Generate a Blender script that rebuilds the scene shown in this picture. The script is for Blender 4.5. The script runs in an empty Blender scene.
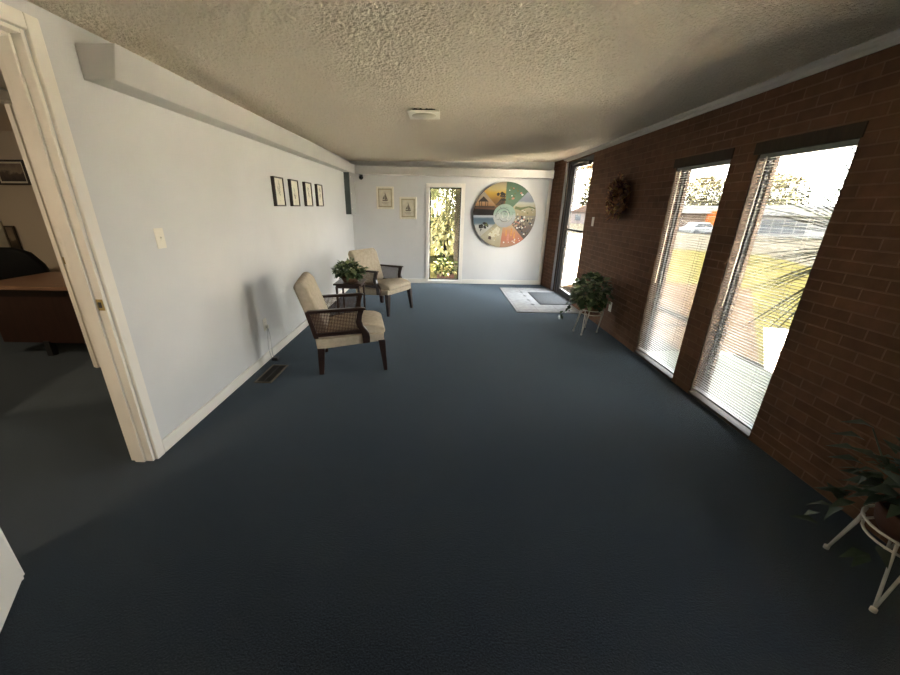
import bpy, bmesh, math, random
import numpy as np
from mathutils import Vector, Matrix, Euler
PI = math.pi
S = bpy.context.scene
COL = S.collection

# ------------------------------------------------------------------ camera
cd = bpy.data.cameras.new('camera')
cam = bpy.data.objects.new('camera', cd)
COL.objects.link(cam)
RW = ((0.9993924836605417, 0.01939040745853357, -0.028959898159457702),
      (0.033863635894704036, -0.34377072545444776, 0.9384428285646993),
      (0.008241223623044585, -0.9388533966595183, -0.3442185088197324))
m3 = Matrix(((RW[0][0], -RW[0][1], -RW[0][2]), (RW[1][0], -RW[1][1], -RW[1][2]), (RW[2][0], -RW[2][1], -RW[2][2])))
cam.matrix_world = Matrix.Translation((0, 0, 1.5)) @ m3.to_4x4()
cd.sensor_width = 36.0
cd.lens = 360.12 * 36.0 / 900.0
cd.shift_x = 21.42 / 900.0
cd.shift_y = 1.25 / 900.0
cd.clip_start = 0.02
cd.clip_end = 400
S.camera = cam

# ------------------------------------------------------------------ sky, sun, exposure
w = bpy.data.worlds.new('sky')
S.world = w
w.use_nodes = True
wn = w.node_tree.nodes
wl = w.node_tree.links
bg = wn['Background']
tc = wn.new('ShaderNodeTexCoord')
sx = wn.new('ShaderNodeSeparateXYZ')
wl.new(tc.outputs['Generated'], sx.inputs[0])
rp = wn.new('ShaderNodeValToRGB')
rp.color_ramp.elements[0].position = 0.0
rp.color_ramp.elements[0].color = (1.0, 0.97, 0.91, 1)
rp.color_ramp.elements[1].position = 0.7
rp.color_ramp.elements[1].color = (0.80, 0.88, 1.0, 1)
wl.new(sx.outputs[2], rp.inputs[0])
wl.new(rp.outputs[0], bg.inputs[0])
bg.inputs[1].default_value = 7.2

sd = bpy.data.lights.new('sun', 'SUN')
sd.energy = 72.0
sd.angle = math.radians(1.0)
sd.color = (1.0, 0.88, 0.70)
sun = bpy.data.objects.new('sun', sd)
COL.objects.link(sun)
sun.rotation_euler = Vector((-0.15, 0.45, 0.9)).to_track_quat('Z', 'Y').to_euler()

def portal(name, loc, rot, sx_, sy_):
    l = bpy.data.lights.new(name, 'AREA')
    l.shape = 'RECTANGLE'
    l.size = sx_
    l.size_y = sy_
    l.cycles.is_portal = True
    o = bpy.data.objects.new(name, l)
    COL.objects.link(o)
    o.location = loc
    o.rotation_euler = rot
portal('sky_portal', (2.30, 3.40, 0.96), (0, PI / 2, 0), 1.86, 0.72)
portal('sky_portal', (2.30, 2.51, 0.96), (0, PI / 2, 0), 1.86, 0.66)
portal('sky_portal', (2.30, 6.30, 1.10), (0, PI / 2, 0), 2.2, 0.95)
portal('sky_portal', (2.30, 0.48, 0.96), (0, PI / 2, 0), 1.86, 0.74)
portal('sky_portal', (0.07, 7.64, 0.95), (-PI / 2, 0, 0), 0.62, 1.8)

S.view_settings.view_transform = 'Standard'
S.view_settings.look = 'None'
S.view_settings.gamma = 1.0
S.view_settings.use_curve_mapping = False
S.view_settings.exposure = 1.72
S.cycles.use_denoising = True
S.cycles.max_bounces = 12
S.cycles.diffuse_bounces = 12
S.cycles.transparent_max_bounces = 24
S.cycles.sample_clamp_indirect = 20.0

# ------------------------------------------------------------------ materials
def newmat(name):
    m = bpy.data.materials.new(name)
    m.use_nodes = True
    nt = m.node_tree
    return m, nt, nt.nodes, nt.links, nt.nodes['Principled BSDF']

def texco(n, l, scale=(1, 1, 1), kind='Object'):
    t = n.new('ShaderNodeTexCoord')
    mp = n.new('ShaderNodeMapping')
    mp.inputs['Scale'].default_value = scale
    l.new(t.outputs[kind], mp.inputs['Vector'])
    return mp.outputs['Vector']

def pm(name, col, rough=0.6, var=0.08, scale=8.0, bump=0.0, bscale=80.0, metal=0.0, spec=0.5, stretch=(1, 1, 1), trans=0.0, coat=0.0):
    m, nt, n, l, p = newmat(name)
    v = texco(n, l, stretch)
    nz = n.new('ShaderNodeTexNoise')
    nz.inputs['Scale'].default_value = scale
    nz.inputs['Detail'].default_value = 4
    l.new(v, nz.inputs['Vector'])
    r = n.new('ShaderNodeValToRGB')
    r.color_ramp.elements[0].position = 0.3
    r.color_ramp.elements[1].position = 0.7
    r.color_ramp.elements[0].color = tuple(max(0, c * (1 - var)) for c in col) + (1,)
    r.color_ramp.elements[1].color = tuple(min(1, c * (1 + var)) for c in col) + (1,)
    l.new(nz.outputs['Fac'], r.inputs[0])
    l.new(r.outputs[0], p.inputs['Base Color'])
    p.inputs['Roughness'].default_value = rough
    p.inputs['Metallic'].default_value = metal
    p.inputs['Specular IOR Level'].default_value = spec
    p.inputs['Coat Weight'].default_value = coat
    if bump:
        b2 = n.new('ShaderNodeTexNoise')
        b2.inputs['Scale'].default_value = bscale
        b2.inputs['Detail'].default_value = 3
        l.new(v, b2.inputs['Vector'])
        bp = n.new('ShaderNodeBump')
        bp.inputs['Strength'].default_value = bump
        bp.inputs['Distance'].default_value = 0.01
        l.new(b2.outputs['Fac'], bp.inputs['Height'])
        l.new(bp.outputs[0], p.inputs['Normal'])
    if trans:
        ts = n.new('ShaderNodeBsdfTranslucent')
        l.new(r.outputs[0], ts.inputs['Color'])
        mx = n.new('ShaderNodeMixShader')
        mx.inputs[0].default_value = trans
        l.new(p.outputs[0], mx.inputs[1])
        l.new(ts.outputs[0], mx.inputs[2])
        l.new(mx.outputs[0], n['Material Output'].inputs['Surface'])
    return m

def mat_carpet():
    m, nt, n, l, p = newmat('navy_carpet')
    v = texco(n, l)
    a = n.new('ShaderNodeTexNoise'); a.inputs['Scale'].default_value = 150; a.inputs['Detail'].default_value = 3; a.inputs['Roughness'].default_value = 0.75
    b = n.new('ShaderNodeTexNoise'); b.inputs['Scale'].default_value = 2.2; b.inputs['Detail'].default_value = 5
    l.new(v, a.inputs['Vector']); l.new(v, b.inputs['Vector'])
    r = n.new('ShaderNodeValToRGB')
    r.color_ramp.elements[0].position = 0.32; r.color_ramp.elements[0].color = (0.0055, 0.0064, 0.0078, 1)
    r.color_ramp.elements[1].position = 0.70; r.color_ramp.elements[1].color = (0.036, 0.040, 0.049, 1)
    l.new(a.outputs['Fac'], r.inputs[0])
    mx = n.new('ShaderNodeMix'); mx.data_type = 'RGBA'; mx.blend_type = 'MULTIPLY'
    mx.inputs[0].default_value = 0.5
    r2 = n.new('ShaderNodeValToRGB')
    r2.color_ramp.elements[0].color = (0.7, 0.72, 0.75, 1); r2.color_ramp.elements[1].color = (1, 1, 1, 1)
    l.new(b.outputs['Fac'], r2.inputs[0])
    l.new(r.outputs[0], mx.inputs[6]); l.new(r2.outputs[0], mx.inputs[7])
    l.new(mx.outputs[2], p.inputs['Base Color'])
    p.inputs['Roughness'].default_value = 0.95
    p.inputs['Specular IOR Level'].default_value = 0.1
    p.inputs['Sheen Weight'].default_value = 0.34
    p.inputs['Sheen Roughness'].default_value = 0.44
    p.inputs['Sheen Tint'].default_value = (0.66, 0.84, 1.0, 1)
    bp = n.new('ShaderNodeBump'); bp.inputs['Strength'].default_value = 1.0; bp.inputs['Distance'].default_value = 0.005
    l.new(a.outputs['Fac'], bp.inputs['Height']); l.new(bp.outputs[0], p.inputs['Normal'])
    return m

def mat_popcorn():
    m, nt, n, l, p = newmat('popcorn_ceiling')
    v = texco(n, l)
    a = n.new('ShaderNodeTexNoise'); a.inputs['Scale'].default_value = 75; a.inputs['Detail'].default_value = 3
    a.inputs['Roughness'].default_value = 0.6
    l.new(v, a.inputs['Vector'])
    r = n.new('ShaderNodeValToRGB')
    r.color_ramp.elements[0].position = 0.36; r.color_ramp.elements[0].color = (0.0, 0.0, 0.0, 1)
    r.color_ramp.elements[1].position = 0.62; r.color_ramp.elements[1].color = (1, 1, 1, 1)
    l.new(a.outputs['Fac'], r.inputs[0])
    p.inputs['Base Color'].default_value = (0.71, 0.64, 0.53, 1)
    p.inputs['Roughness'].default_value = 0.95
    p.inputs['Specular IOR Level'].default_value = 0.1
    bp = n.new('ShaderNodeBump'); bp.inputs['Strength'].default_value = 1.0; bp.inputs['Distance'].default_value = 0.004
    l.new(r.outputs[0], bp.inputs['Height']); l.new(bp.outputs[0], p.inputs['Normal'])
    return m

def mat_brick(name, c1, c2, mortar, bw=0.30, rh=0.067, ms=0.006, bump=0.8, axes='YZ'):
    m, nt, n, l, p = newmat(name)
    t = n.new('ShaderNodeTexCoord')
    s = n.new('ShaderNodeSeparateXYZ'); l.new(t.outputs['Object'], s.inputs[0])
    ad = n.new('ShaderNodeMath'); ad.operation = 'ADD'
    l.new(s.outputs[0], ad.inputs[0]); l.new(s.outputs[1], ad.inputs[1])
    cb = n.new('ShaderNodeCombineXYZ')
    if axes == 'YZ':
        l.new(ad.outputs[0], cb.inputs[0]); l.new(s.outputs[2], cb.inputs[1])
    else:
        l.new(s.outputs[0], cb.inputs[0]); l.new(s.outputs[1], cb.inputs[1])
    bt = n.new('ShaderNodeTexBrick')
    bt.inputs['Scale'].default_value = 1.0
    bt.inputs['Brick Width'].default_value = bw
    bt.inputs['Row Height'].default_value = rh
    bt.inputs['Mortar Size'].default_value = ms
    bt.inputs['Mortar Smooth'].default_value = 0.3
    bt.inputs['Bias'].default_value = 0.0
    bt.inputs['Color1'].default_value = c1 + (1,)
    bt.inputs['Color2'].default_value = c2 + (1,)
    bt.inputs['Mortar'].default_value = mortar + (1,)
    l.new(cb.outputs[0], bt.inputs['Vector'])
    nz = n.new('ShaderNodeTexNoise'); nz.inputs['Scale'].default_value = 14; nz.inputs['Detail'].default_value = 6
    l.new(t.outputs['Object'], nz.inputs['Vector'])
    r = n.new('ShaderNodeValToRGB')
    r.color_ramp.elements[0].position = 0.3; r.color_ramp.elements[0].color = (0.80, 0.79, 0.78, 1)
    r.color_ramp.elements[1].position = 0.7; r.color_ramp.elements[1].color = (1.10, 1.09, 1.08, 1)
    l.new(nz.outputs['Fac'], r.inputs[0])
    mx = n.new('ShaderNodeMix'); mx.data_type = 'RGBA'; mx.blend_type = 'MULTIPLY'; mx.inputs[0].default_value = 0.9
    l.new(bt.outputs['Color'], mx.inputs[6]); l.new(r.outputs[0], mx.inputs[7])
    l.new(mx.outputs[2], p.inputs['Base Color'])
    p.inputs['Roughness'].default_value = 0.85
    p.inputs['Specular IOR Level'].default_value = 0.25 if axes == 'YZ' else 0.0
    iv = n.new('ShaderNodeMath'); iv.operation = 'SUBTRACT'; iv.inputs[0].default_value = 1.0
    l.new(bt.outputs['Fac'], iv.inputs[1])
    b0 = n.new('ShaderNodeMath'); b0.operation = 'MULTIPLY'; b0.inputs[1].default_value = 0.35
    l.new(nz.outputs['Fac'], b0.inputs[0])
    b1 = n.new('ShaderNodeMath'); b1.operation = 'ADD'
    l.new(iv.outputs[0], b1.inputs[0]); l.new(b0.outputs[0], b1.inputs[1])
    bp = n.new('ShaderNodeBump'); bp.inputs['Strength'].default_value = bump; bp.inputs['Distance'].default_value = 0.008
    l.new(b1.outputs[0], bp.inputs['Height']); l.new(bp.outputs[0], p.inputs['Normal'])
    return m

def mat_glass(name, tint=(0.97, 0.98, 0.97), refl=0.06):
    m, nt, n, l, p = newmat(name)
    n.remove(p)
    t = n.new('ShaderNodeBsdfTransparent'); t.inputs[0].default_value = tint + (1,)
    g = n.new('ShaderNodeBsdfGlossy'); g.inputs['Roughness'].default_value = 0.02
    mx = n.new('ShaderNodeMixShader'); mx.inputs[0].default_value = refl
    l.new(t.outputs[0], mx.inputs[1]); l.new(g.outputs[0], mx.inputs[2])
    l.new(mx.outputs[0], n['Material Output'].inputs['Surface'])
    return m

def mat_emit(name, col, s):
    m, nt, n, l, p = newmat(name)
    p.inputs['Base Color'].default_value = col + (1,)
    p.inputs['Emission Color'].default_value = col + (1,)
    p.inputs['Emission Strength'].default_value = s
    return m

def mat_ramp(name, stops, axis=2, lo=0.0, hi=1.0, wob=0.0, wscale=6.0, rough=0.35):
    """picture print: colours banded along one local axis with a noisy wobble"""
    m, nt, n, l, p = newmat(name)
    t = n.new('ShaderNodeTexCoord')
    s = n.new('ShaderNodeSeparateXYZ'); l.new(t.outputs['Object'], s.inputs[0])
    nz = n.new('ShaderNodeTexNoise'); nz.inputs['Scale'].default_value = wscale; nz.inputs['Detail'].default_value = 5
    l.new(t.outputs['Object'], nz.inputs['Vector'])
    mr = n.new('ShaderNodeMapRange'); mr.inputs['From Min'].default_value = lo; mr.inputs['From Max'].default_value = hi
    l.new(s.outputs[axis], mr.inputs['Value'])
    a = n.new('ShaderNodeMath'); a.operation = 'MULTIPLY_ADD'; a.inputs[1].default_value = wob; a.inputs[2].default_value = -wob / 2
    l.new(nz.outputs['Fac'], a.inputs[0])
    b = n.new('ShaderNodeMath'); b.operation = 'ADD'; l.new(mr.outputs[0], b.inputs[0]); l.new(a.outputs[0], b.inputs[1])
    r = n.new('ShaderNodeValToRGB')
    while len(r.color_ramp.elements) < len(stops):
        r.color_ramp.elements.new(0.5)
    for e, (q, c) in zip(r.color_ramp.elements, stops):
        e.position = q; e.color = tuple(v * 0.60 for v in c) + (1,)
    l.new(b.outputs[0], r.inputs[0])
    l.new(r.outputs[0], p.inputs['Base Color'])
    p.inputs['Roughness'].default_value = rough
    return m

M = {}
M['carpet'] = mat_carpet()
M['ceiling'] = mat_popcorn()
M['wall'] = pm('pale_grey_paint', (0.66, 0.655, 0.65), 0.7, 0.03, 2.0, 0.06, 60)
M['office_wall'] = pm('tan_paint', (0.58, 0.50, 0.40), 0.75, 0.03, 2.0)
M['trim'] = pm('white_trim_paint', (0.84, 0.80, 0.73), 0.45, 0.03, 3.0)
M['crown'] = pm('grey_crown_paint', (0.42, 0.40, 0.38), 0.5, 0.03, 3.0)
M['soffit'] = pm('soffit_paint', (0.54, 0.525, 0.505), 0.6, 0.03, 3.0)
M['brick'] = mat_brick('brown_brick', (0.118, 0.057, 0.031), (0.162, 0.081, 0.044), (0.185, 0.107, 0.067), 0.203, 0.0625, 0.005)
M['paver'] = mat_brick('outdoor_pavers', (0.0125, 0.0088, 0.0058), (0.0150, 0.0108, 0.0072), (0.0120, 0.0095, 0.0075), 0.2, 0.1, 0.006, 0.3, 'XY')
M['darkwood'] = pm('dark_mahogany', (0.026, 0.011, 0.007), 0.28, 0.35, 5.0, 0.05, 40, stretch=(1, 1, 6), coat=0.3)
M['deskwood'] = pm('desk_wood', (0.026, 0.010, 0.006), 0.4, 0.3, 4.0, stretch=(8, 1, 1))
M['desktop'] = pm('desk_top_wood', (0.20, 0.11, 0.065), 0.3, 0.2, 4.0, stretch=(1, 8, 1))
M['cane'] = pm('dark_cane', (0.070, 0.034, 0.020), 0.5, 0.3, 30.0)
M['uphol'] = pm('beige_upholstery', (0.52, 0.44, 0.335), 0.95, 0.10, 26.0, 0.35, 260, spec=0.15)
M['bronze'] = pm('bronze_aluminium', (0.030, 0.026, 0.023), 0.45, 0.1, 6.0, metal=0.3)
M['bronze2'] = pm('grey_bronze_aluminium', (0.11, 0.10, 0.098), 0.4, 0.1, 6.0, metal=0.4)
M['postgrey'] = pm('grey_post_aluminium', (0.34, 0.325, 0.335), 0.4, 0.06, 6.0)
M['alu'] = pm('pale_window_aluminium', (0.045, 0.044, 0.042), 0.45, 0.04, 6.0)
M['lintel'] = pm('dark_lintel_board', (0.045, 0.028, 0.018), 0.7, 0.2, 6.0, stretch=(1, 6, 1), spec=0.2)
M['sill'] = pm('wooden_sill', (0.042, 0.030, 0.020), 0.7, 0.2, 6.0)
M['slat'] = pm('white_blind_slat', (0.24, 0.235, 0.22), 0.5, 0.02, 6.0, trans=0.04)
M['glass'] = mat_glass('window_glass')
M['black'] = pm('black_leather', (0.005, 0.005, 0.0055), 0.6, 0.2, 30, 0.2, 90, spec=0.15)
M['blackplastic'] = pm('black_plastic', (0.015, 0.015, 0.016), 0.4, 0.1, 20)
M['blackframe'] = pm('black_brown_frame', (0.028, 0.016, 0.009), 0.35, 0.2, 12)
M['goldframe'] = pm('cream_gilt_frame', (0.40, 0.36, 0.24), 0.4, 0.12, 30)
M['paper'] = pm('cream_paper', (0.76, 0.71, 0.58), 0.7, 0.05, 20)
M['paper2'] = pm('aged_paper', (0.62, 0.57, 0.44), 0.7, 0.12, 14)
M['ink'] = pm('ink_drawing', (0.16, 0.13, 0.10), 0.7, 0.3, 60)
M['plate'] = pm('white_plastic_plate', (0.80, 0.76, 0.66), 0.35, 0.02, 5)
M['brass'] = pm('aged_brass', (0.42, 0.31, 0.12), 0.35, 0.15, 30, metal=0.9)
M['teal'] = pm('teal_grey_steel', (0.062, 0.080, 0.074), 0.5, 0.1, 8)
M['greysteel'] = pm('grey_steel_cover', (0.40, 0.39, 0.38), 0.5, 0.05, 8)
M['tile'] = mat_brick('white_floor_tile', (0.42, 0.415, 0.41), (0.39, 0.385, 0.38), (0.27, 0.265, 0.26), 0.305, 0.305, 0.004, 0.2, 'XY')
M['tile'].node_tree.nodes['Brick Texture'].offset = 0.0
M['tile'].node_tree.nodes['Principled BSDF'].inputs['Roughness'].default_value = 0.35
M['mat'] = pm('grey_door_mat', (0.060, 0.062, 0.064), 0.95, 0.3, 60, 0.6, 200)
M['rubber'] = pm('mat_rubber_edge', (0.035, 0.035, 0.037), 0.7, 0.1, 20)
M['leaf'] = pm('green_leaf', (0.050, 0.085, 0.032), 0.45, 0.45, 9.0, trans=0.18)
M['leaf_pale'] = pm('variegated_leaf', (0.24, 0.28, 0.14), 0.45, 0.3, 9.0, trans=0.18)
M['leaf_dark'] = pm('dark_green_leaf', (0.030, 0.055, 0.028), 0.5, 0.5, 9.0, trans=0.12)
M['leaf_grey'] = pm('grey_green_leaf', (0.060, 0.080, 0.052), 0.5, 0.4, 9.0, trans=0.12)
M['basket'] = pm('brown_wicker', (0.16, 0.085, 0.045), 0.7, 0.4, 60, 0.5, 120)
M['terracotta'] = pm('terracotta', (0.12, 0.045, 0.025), 0.7, 0.15, 12)
M['soil'] = pm('potting_soil', (0.030, 0.020, 0.014), 0.95, 0.3, 60)
M['whitemetal'] = pm('white_painted_metal', (0.72, 0.69, 0.62), 0.4, 0.06, 20)
M['vent'] = pm('dark_bronze_vent', (0.022, 0.016, 0.011), 0.45, 0.2, 30, metal=0.4)
M['ventframe'] = pm('tan_vent_rim', (0.11, 0.085, 0.055), 0.45, 0.15, 30, metal=0.4)
M['wreath'] = pm('dried_brown_leaf', (0.27, 0.115, 0.045), 0.8, 0.5, 12, trans=0.1)
M['wreath2'] = pm('dried_tan_leaf', (0.50, 0.33, 0.12), 0.8, 0.4, 12, trans=0.1)
M['wreath3'] = pm('dried_burgundy_leaf', (0.075, 0.022, 0.020), 0.8, 0.4, 12)
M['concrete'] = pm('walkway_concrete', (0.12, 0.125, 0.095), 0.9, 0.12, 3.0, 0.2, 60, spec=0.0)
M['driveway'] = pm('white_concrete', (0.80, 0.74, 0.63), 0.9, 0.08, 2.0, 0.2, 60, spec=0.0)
M['asphalt'] = pm('pale_asphalt', (0.0135, 0.0128, 0.0108), 0.95, 0.15, 0.6, spec=0.0)
M['lawn'] = pm('dry_yellow_lawn', (0.0138, 0.0124, 0.0045), 0.95, 0.3, 3.0, 0.5, 60, spec=0.0)
M['eave'] = pm('eave_boards', (0.45, 0.42, 0.37), 0.8, 0.05, 4.0)
M['thatch'] = pm('straw_thatch', (0.13, 0.075, 0.032), 0.9, 0.3, 20, stretch=(6, 6, 1), trans=0.2, spec=0.0)
M['yucca'] = pm('yucca_blade', (0.008, 0.009, 0.006), 0.5, 0.3, 6, trans=0.1, spec=0.0)
M['trunk'] = pm('palm_trunk_bark', (0.085, 0.066, 0.046), 0.95, 0.4, 16, 0.9, 40, spec=0.0)
M['palm'] = pm('palm_frond', (0.050, 0.056, 0.024), 0.5, 0.4, 6, trans=0.35, spec=0.0)
M['palmdry'] = pm('dry_palm_frond', (0.036, 0.034, 0.018), 0.7, 0.35, 6, trans=0.25, spec=0.0)
M['leaf_out'] = pm('outdoor_ivy_leaf', (0.030, 0.042, 0.013), 0.6, 0.45, 9.0, trans=0.3, spec=0.0)
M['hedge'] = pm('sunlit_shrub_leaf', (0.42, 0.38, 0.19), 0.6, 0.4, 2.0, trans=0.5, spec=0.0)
M['treeleaf'] = pm('autumn_tree_leaf', (0.040, 0.033, 0.018), 0.7, 0.4, 0.6, trans=0.3, spec=0.0)
M['bark'] = pm('grey_bark', (0.010, 0.008, 0.006), 0.9, 0.3, 8, spec=0.0)
M['shopwhite'] = pm('white_shop_wall', (0.13, 0.125, 0.115), 0.8, 0.05, 1.0, spec=0.0)
M['shopbrown'] = pm('brown_shop_wall', (0.06, 0.04, 0.03), 0.8, 0.1, 1.0, spec=0.0)
M['shoppink'] = pm('pink_house_wall', (0.11, 0.09, 0.08), 0.8, 0.1, 1.0, spec=0.0)
M['shopglass'] = pm('dark_shop_glass', (0.022, 0.026, 0.030), 0.2, 0.1, 1.0)
M['orange'] = pm('orange_sign_panel', (0.25, 0.06, 0.012), 0.5, 0.05, 1.0, spec=0.0)
M['carwhite'] = pm('white_car_paint', (0.07, 0.07, 0.068), 0.25, 0.02, 1.0, coat=0.5)
M['carglass'] = pm('car_glass', (0.02, 0.022, 0.025), 0.1, 0.1, 1.0)
M['tyre'] = pm('tyre_rubber', (0.006, 0.006, 0.006), 0.8, 0.1, 1.0)
M['lens'] = pm('lamp_lens', (0.52, 0.47, 0.36), 0.3, 0.03, 5)
M['fillglow'] = mat_emit('fill_lamp_glow', (1.0, 0.80, 0.55), 46.0)
M['photo'] = mat_ramp('old_photo_print', [(0.0, (0.05, 0.035, 0.025)), (0.45, (0.16, 0.11, 0.07)), (0.6, (0.50, 0.40, 0.28)), (1.0, (0.30, 0.22, 0.15))], 2, -0.1, 0.1, 0.9, 14)

# ------------------------------------------------------------------ mesh helpers
class MB:
    def __init__(self):
        self.bm = bmesh.new()
    def face(self, pts, mi=0, smooth=False):
        f = self.bm.faces.new([self.bm.verts.new(p) for p in pts])
        f.material_index = mi
        f.smooth = smooth
        return f
    def box(self, x0, x1, y0, y1, z0, z1, mi=0, mtx=None):
        c = [(x0, y0, z0), (x1, y0, z0), (x1, y1, z0), (x0, y1, z0), (x0, y0, z1), (x1, y0, z1), (x1, y1, z1), (x0, y1, z1)]
        v = [self.bm.verts.new(mtx @ Vector(p) if mtx else p) for p in c]
        for q in ((3, 2, 1, 0), (4, 5, 6, 7), (0, 1, 5, 4), (1, 2, 6, 5), (2, 3, 7, 6), (3, 0, 4, 7)):
            f = self.bm.faces.new([v[i] for i in q]); f.material_index = mi
        return self
    def prism(self, poly, a0, a1, axis='y', mi=0):
        """poly: 2D points; extruded along axis from a0 to a1 (x: poly=(y,z), y: poly=(x,z), z: poly=(x,y))"""
        def mk(p, a):
            return {'x': (a, p[0], p[1]), 'y': (p[0], a, p[1]), 'z': (p[0], p[1], a)}[axis]
        A = [self.bm.verts.new(mk(p, a0)) for p in poly]
        B = [self.bm.verts.new(mk(p, a1)) for p in poly]
        k = len(poly)
        fs = [self.bm.faces.new(A[::-1]), self.bm.faces.new(B)]
        for i in range(k):
            fs.append(self.bm.faces.new((A[i], A[(i + 1) % k], B[(i + 1) % k], B[i])))
        for f in fs: f.material_index = mi
        return self
    def tube(self, pts, r, n=8, mi=0, cap=True, flat=1.0):
        pts = [Vector(p) for p in pts]
        k = len(pts)
        rr = r if isinstance(r, (list, tuple)) else [r] * k
        rings = []
        up = None
        for i, p in enumerate(pts):
            t = (pts[min(i + 1, k - 1)] - pts[max(i - 1, 0)]).normalized()
            if up is None:
                up = Vector((0, 0, 1)) if abs(t.z) < 0.9 else Vector((1, 0, 0))
            s = t.cross(up).normalized()
            up = s.cross(t).normalized()
            rings.append([self.bm.verts.new(p + (s * math.cos(2 * PI * j / n) + up * math.sin(2 * PI * j / n) * flat) * rr[i]) for j in range(n)])
        for a, b in zip(rings, rings[1:]):
            for j in range(n):
                f = self.bm.faces.new((a[j], a[(j + 1) % n], b[(j + 1) % n], b[j])); f.smooth = True; f.material_index = mi
        if cap:
            f = self.bm.faces.new(rings[0][::-1]); f.material_index = mi
            f = self.bm.faces.new(rings[-1]); f.material_index = mi
        return self
    def lathe(self, prof, c=(0, 0, 0), n=24, mi=0, axis='z'):
        c = Vector(c)
        rings = []
        for r, h in prof:
            ring = []
            for j in range(n):
                a = 2 * PI * j / n
                u, v_ = r * math.cos(a), r * math.sin(a)
                p = {'z': (u, v_, h), 'y': (u, h, v_), 'x': (h, u, v_)}[axis]
                ring.append(self.bm.verts.new(c + Vector(p)))
            rings.append(ring)
        for a, b in zip(rings, rings[1:]):
            for j in range(n):
                f = self.bm.faces.new((a[j], a[(j + 1) % n], b[(j + 1) % n], b[j])); f.smooth = True; f.material_index = mi
        for ring in (rings[0], rings[-1]):
            f = self.bm.faces.new(ring); f.material_index = mi
        return self
    def leaf(self, p, d, up, L, W, mi=0, droop=0.15):
        p = Vector(p); d = Vector(d).normalized(); up = Vector(up)
        s = d.cross(up)
        if s.length < 1e-3: s = d.cross(Vector((1, 0, 0)))
        s.normalize(); nrm = s.cross(d).normalized()
        b = self.bm.verts.new(p)
        m = self.bm.verts.new(p + d * L * 0.45 + nrm * L * 0.05)
        l1 = self.bm.verts.new(p + d * L * 0.38 + s * W / 2 + nrm * L * 0.13)
        r1 = self.bm.verts.new(p + d * L * 0.38 - s * W / 2 + nrm * L * 0.13)
        t = self.bm.verts.new(p + d * L - nrm * L * droop)
        for q in ((b, m, l1), (b, r1, m), (l1, m, t), (m, r1, t)):
            f = self.bm.faces.new(q); f.material_index = mi; f.smooth = True
        return self
    def blade(self, p, d, L, W, sag=0.1, mi=0, seg=4):
        """long narrow pointed blade with a V section"""
        p = Vector(p); d = Vector(d).normalized()
        s = d.cross(Vector((0, 0, 1)))
        if s.length < 1e-3: s = Vector((1, 0, 0))
        s.normalize(); nr = s.cross(d).normalized()
        prev = None
        for i in range(seg + 1):
            t = i / seg
            c = p + d * L * t + Vector((0, 0, -sag * L * t * t))
            wd = W * (1 - t) ** 0.6 * (0.6 + 0.4 * min(1, t * 4)) + 0.0008
            row = [self.bm.verts.new(c + s * wd / 2 + nr * wd * 0.2), self.bm.verts.new(c), self.bm.verts.new(c - s * wd / 2 + nr * wd * 0.2)]
            if prev:
                for a in (0, 1):
                    f = self.bm.faces.new((prev[a], prev[a + 1], row[a + 1], row[a])); f.material_index = mi; f.smooth = True
            prev = row
        return self
    def build(self, name, mats, parent=None, bevel=0.0, seg=2, loc=None, rot=None, smooth=False, fixn=True):
        if fixn:
            bmesh.ops.recalc_face_normals(self.bm, faces=self.bm.faces)
        me = bpy.data.meshes.new(name)
        self.bm.to_mesh(me); self.bm.free()
        for m in (mats if isinstance(mats, (list, tuple)) else [mats]):
            me.materials.append(m)
        o = bpy.data.objects.new(name, me)
        COL.objects.link(o)
        if parent is not None: o.parent = parent
        if loc: o.location = loc
        if rot is not None: o.rotation_euler = rot
        if smooth:
            for f in me.polygons: f.use_smooth = True
        if bevel:
            b = o.modifiers.new('bevel', 'BEVEL'); b.width = bevel; b.segments = seg; b.limit_method = 'ANGLE'; b.angle_limit = math.radians(35)
            b.harden_normals = False
        return o

def tag(o, label, cat, group=None, kind=None):
    o['label'] = label; o['category'] = cat
    if group: o['group'] = group
    if kind: o['kind'] = kind
    return o
def thing(name, label, cat, loc=(0, 0, 0), rz=0.0, group=None):
    o = bpy.data.objects.new(name, None); COL.objects.link(o)
    o.location = loc; o.rotation_euler = (0, 0, rz); o.empty_display_size = 0.1
    return tag(o, label, cat, group)
def struct(o, label=None, cat=None):
    o['kind'] = 'structure'
    if label: o['label'] = label
    if cat: o['category'] = cat
    return o
def copy_tree(o, parent=None):
    c = o.copy(); COL.objects.link(c)
    if parent is not None: c.parent = parent
    for ch in list(o.children): copy_tree(ch, c)
    return c

# ------------------------------------------------------------------ room dimensions
XL, XR, YB, ZC = -1.76, 2.163, 7.48, 2.30
XRO = 2.285           # outer face of the brick wall
Y0 = -2.4             # wall behind the camera
W1 = (3.075, 3.757)   # far window opening (Y)
W2 = (2.185, 2.835)   # near window opening (Y)
W_FILL = (0.05, 0.70)      # window added out of view beside the camera to light the near room
WZ = (0.03, 1.855)
DR = (5.80, 6.88)     # entry door opening (Y)
DZ = 2.20
OP = (1.03, 1.80)    # office side doorway (Y)
OZ = 2.18

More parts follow.
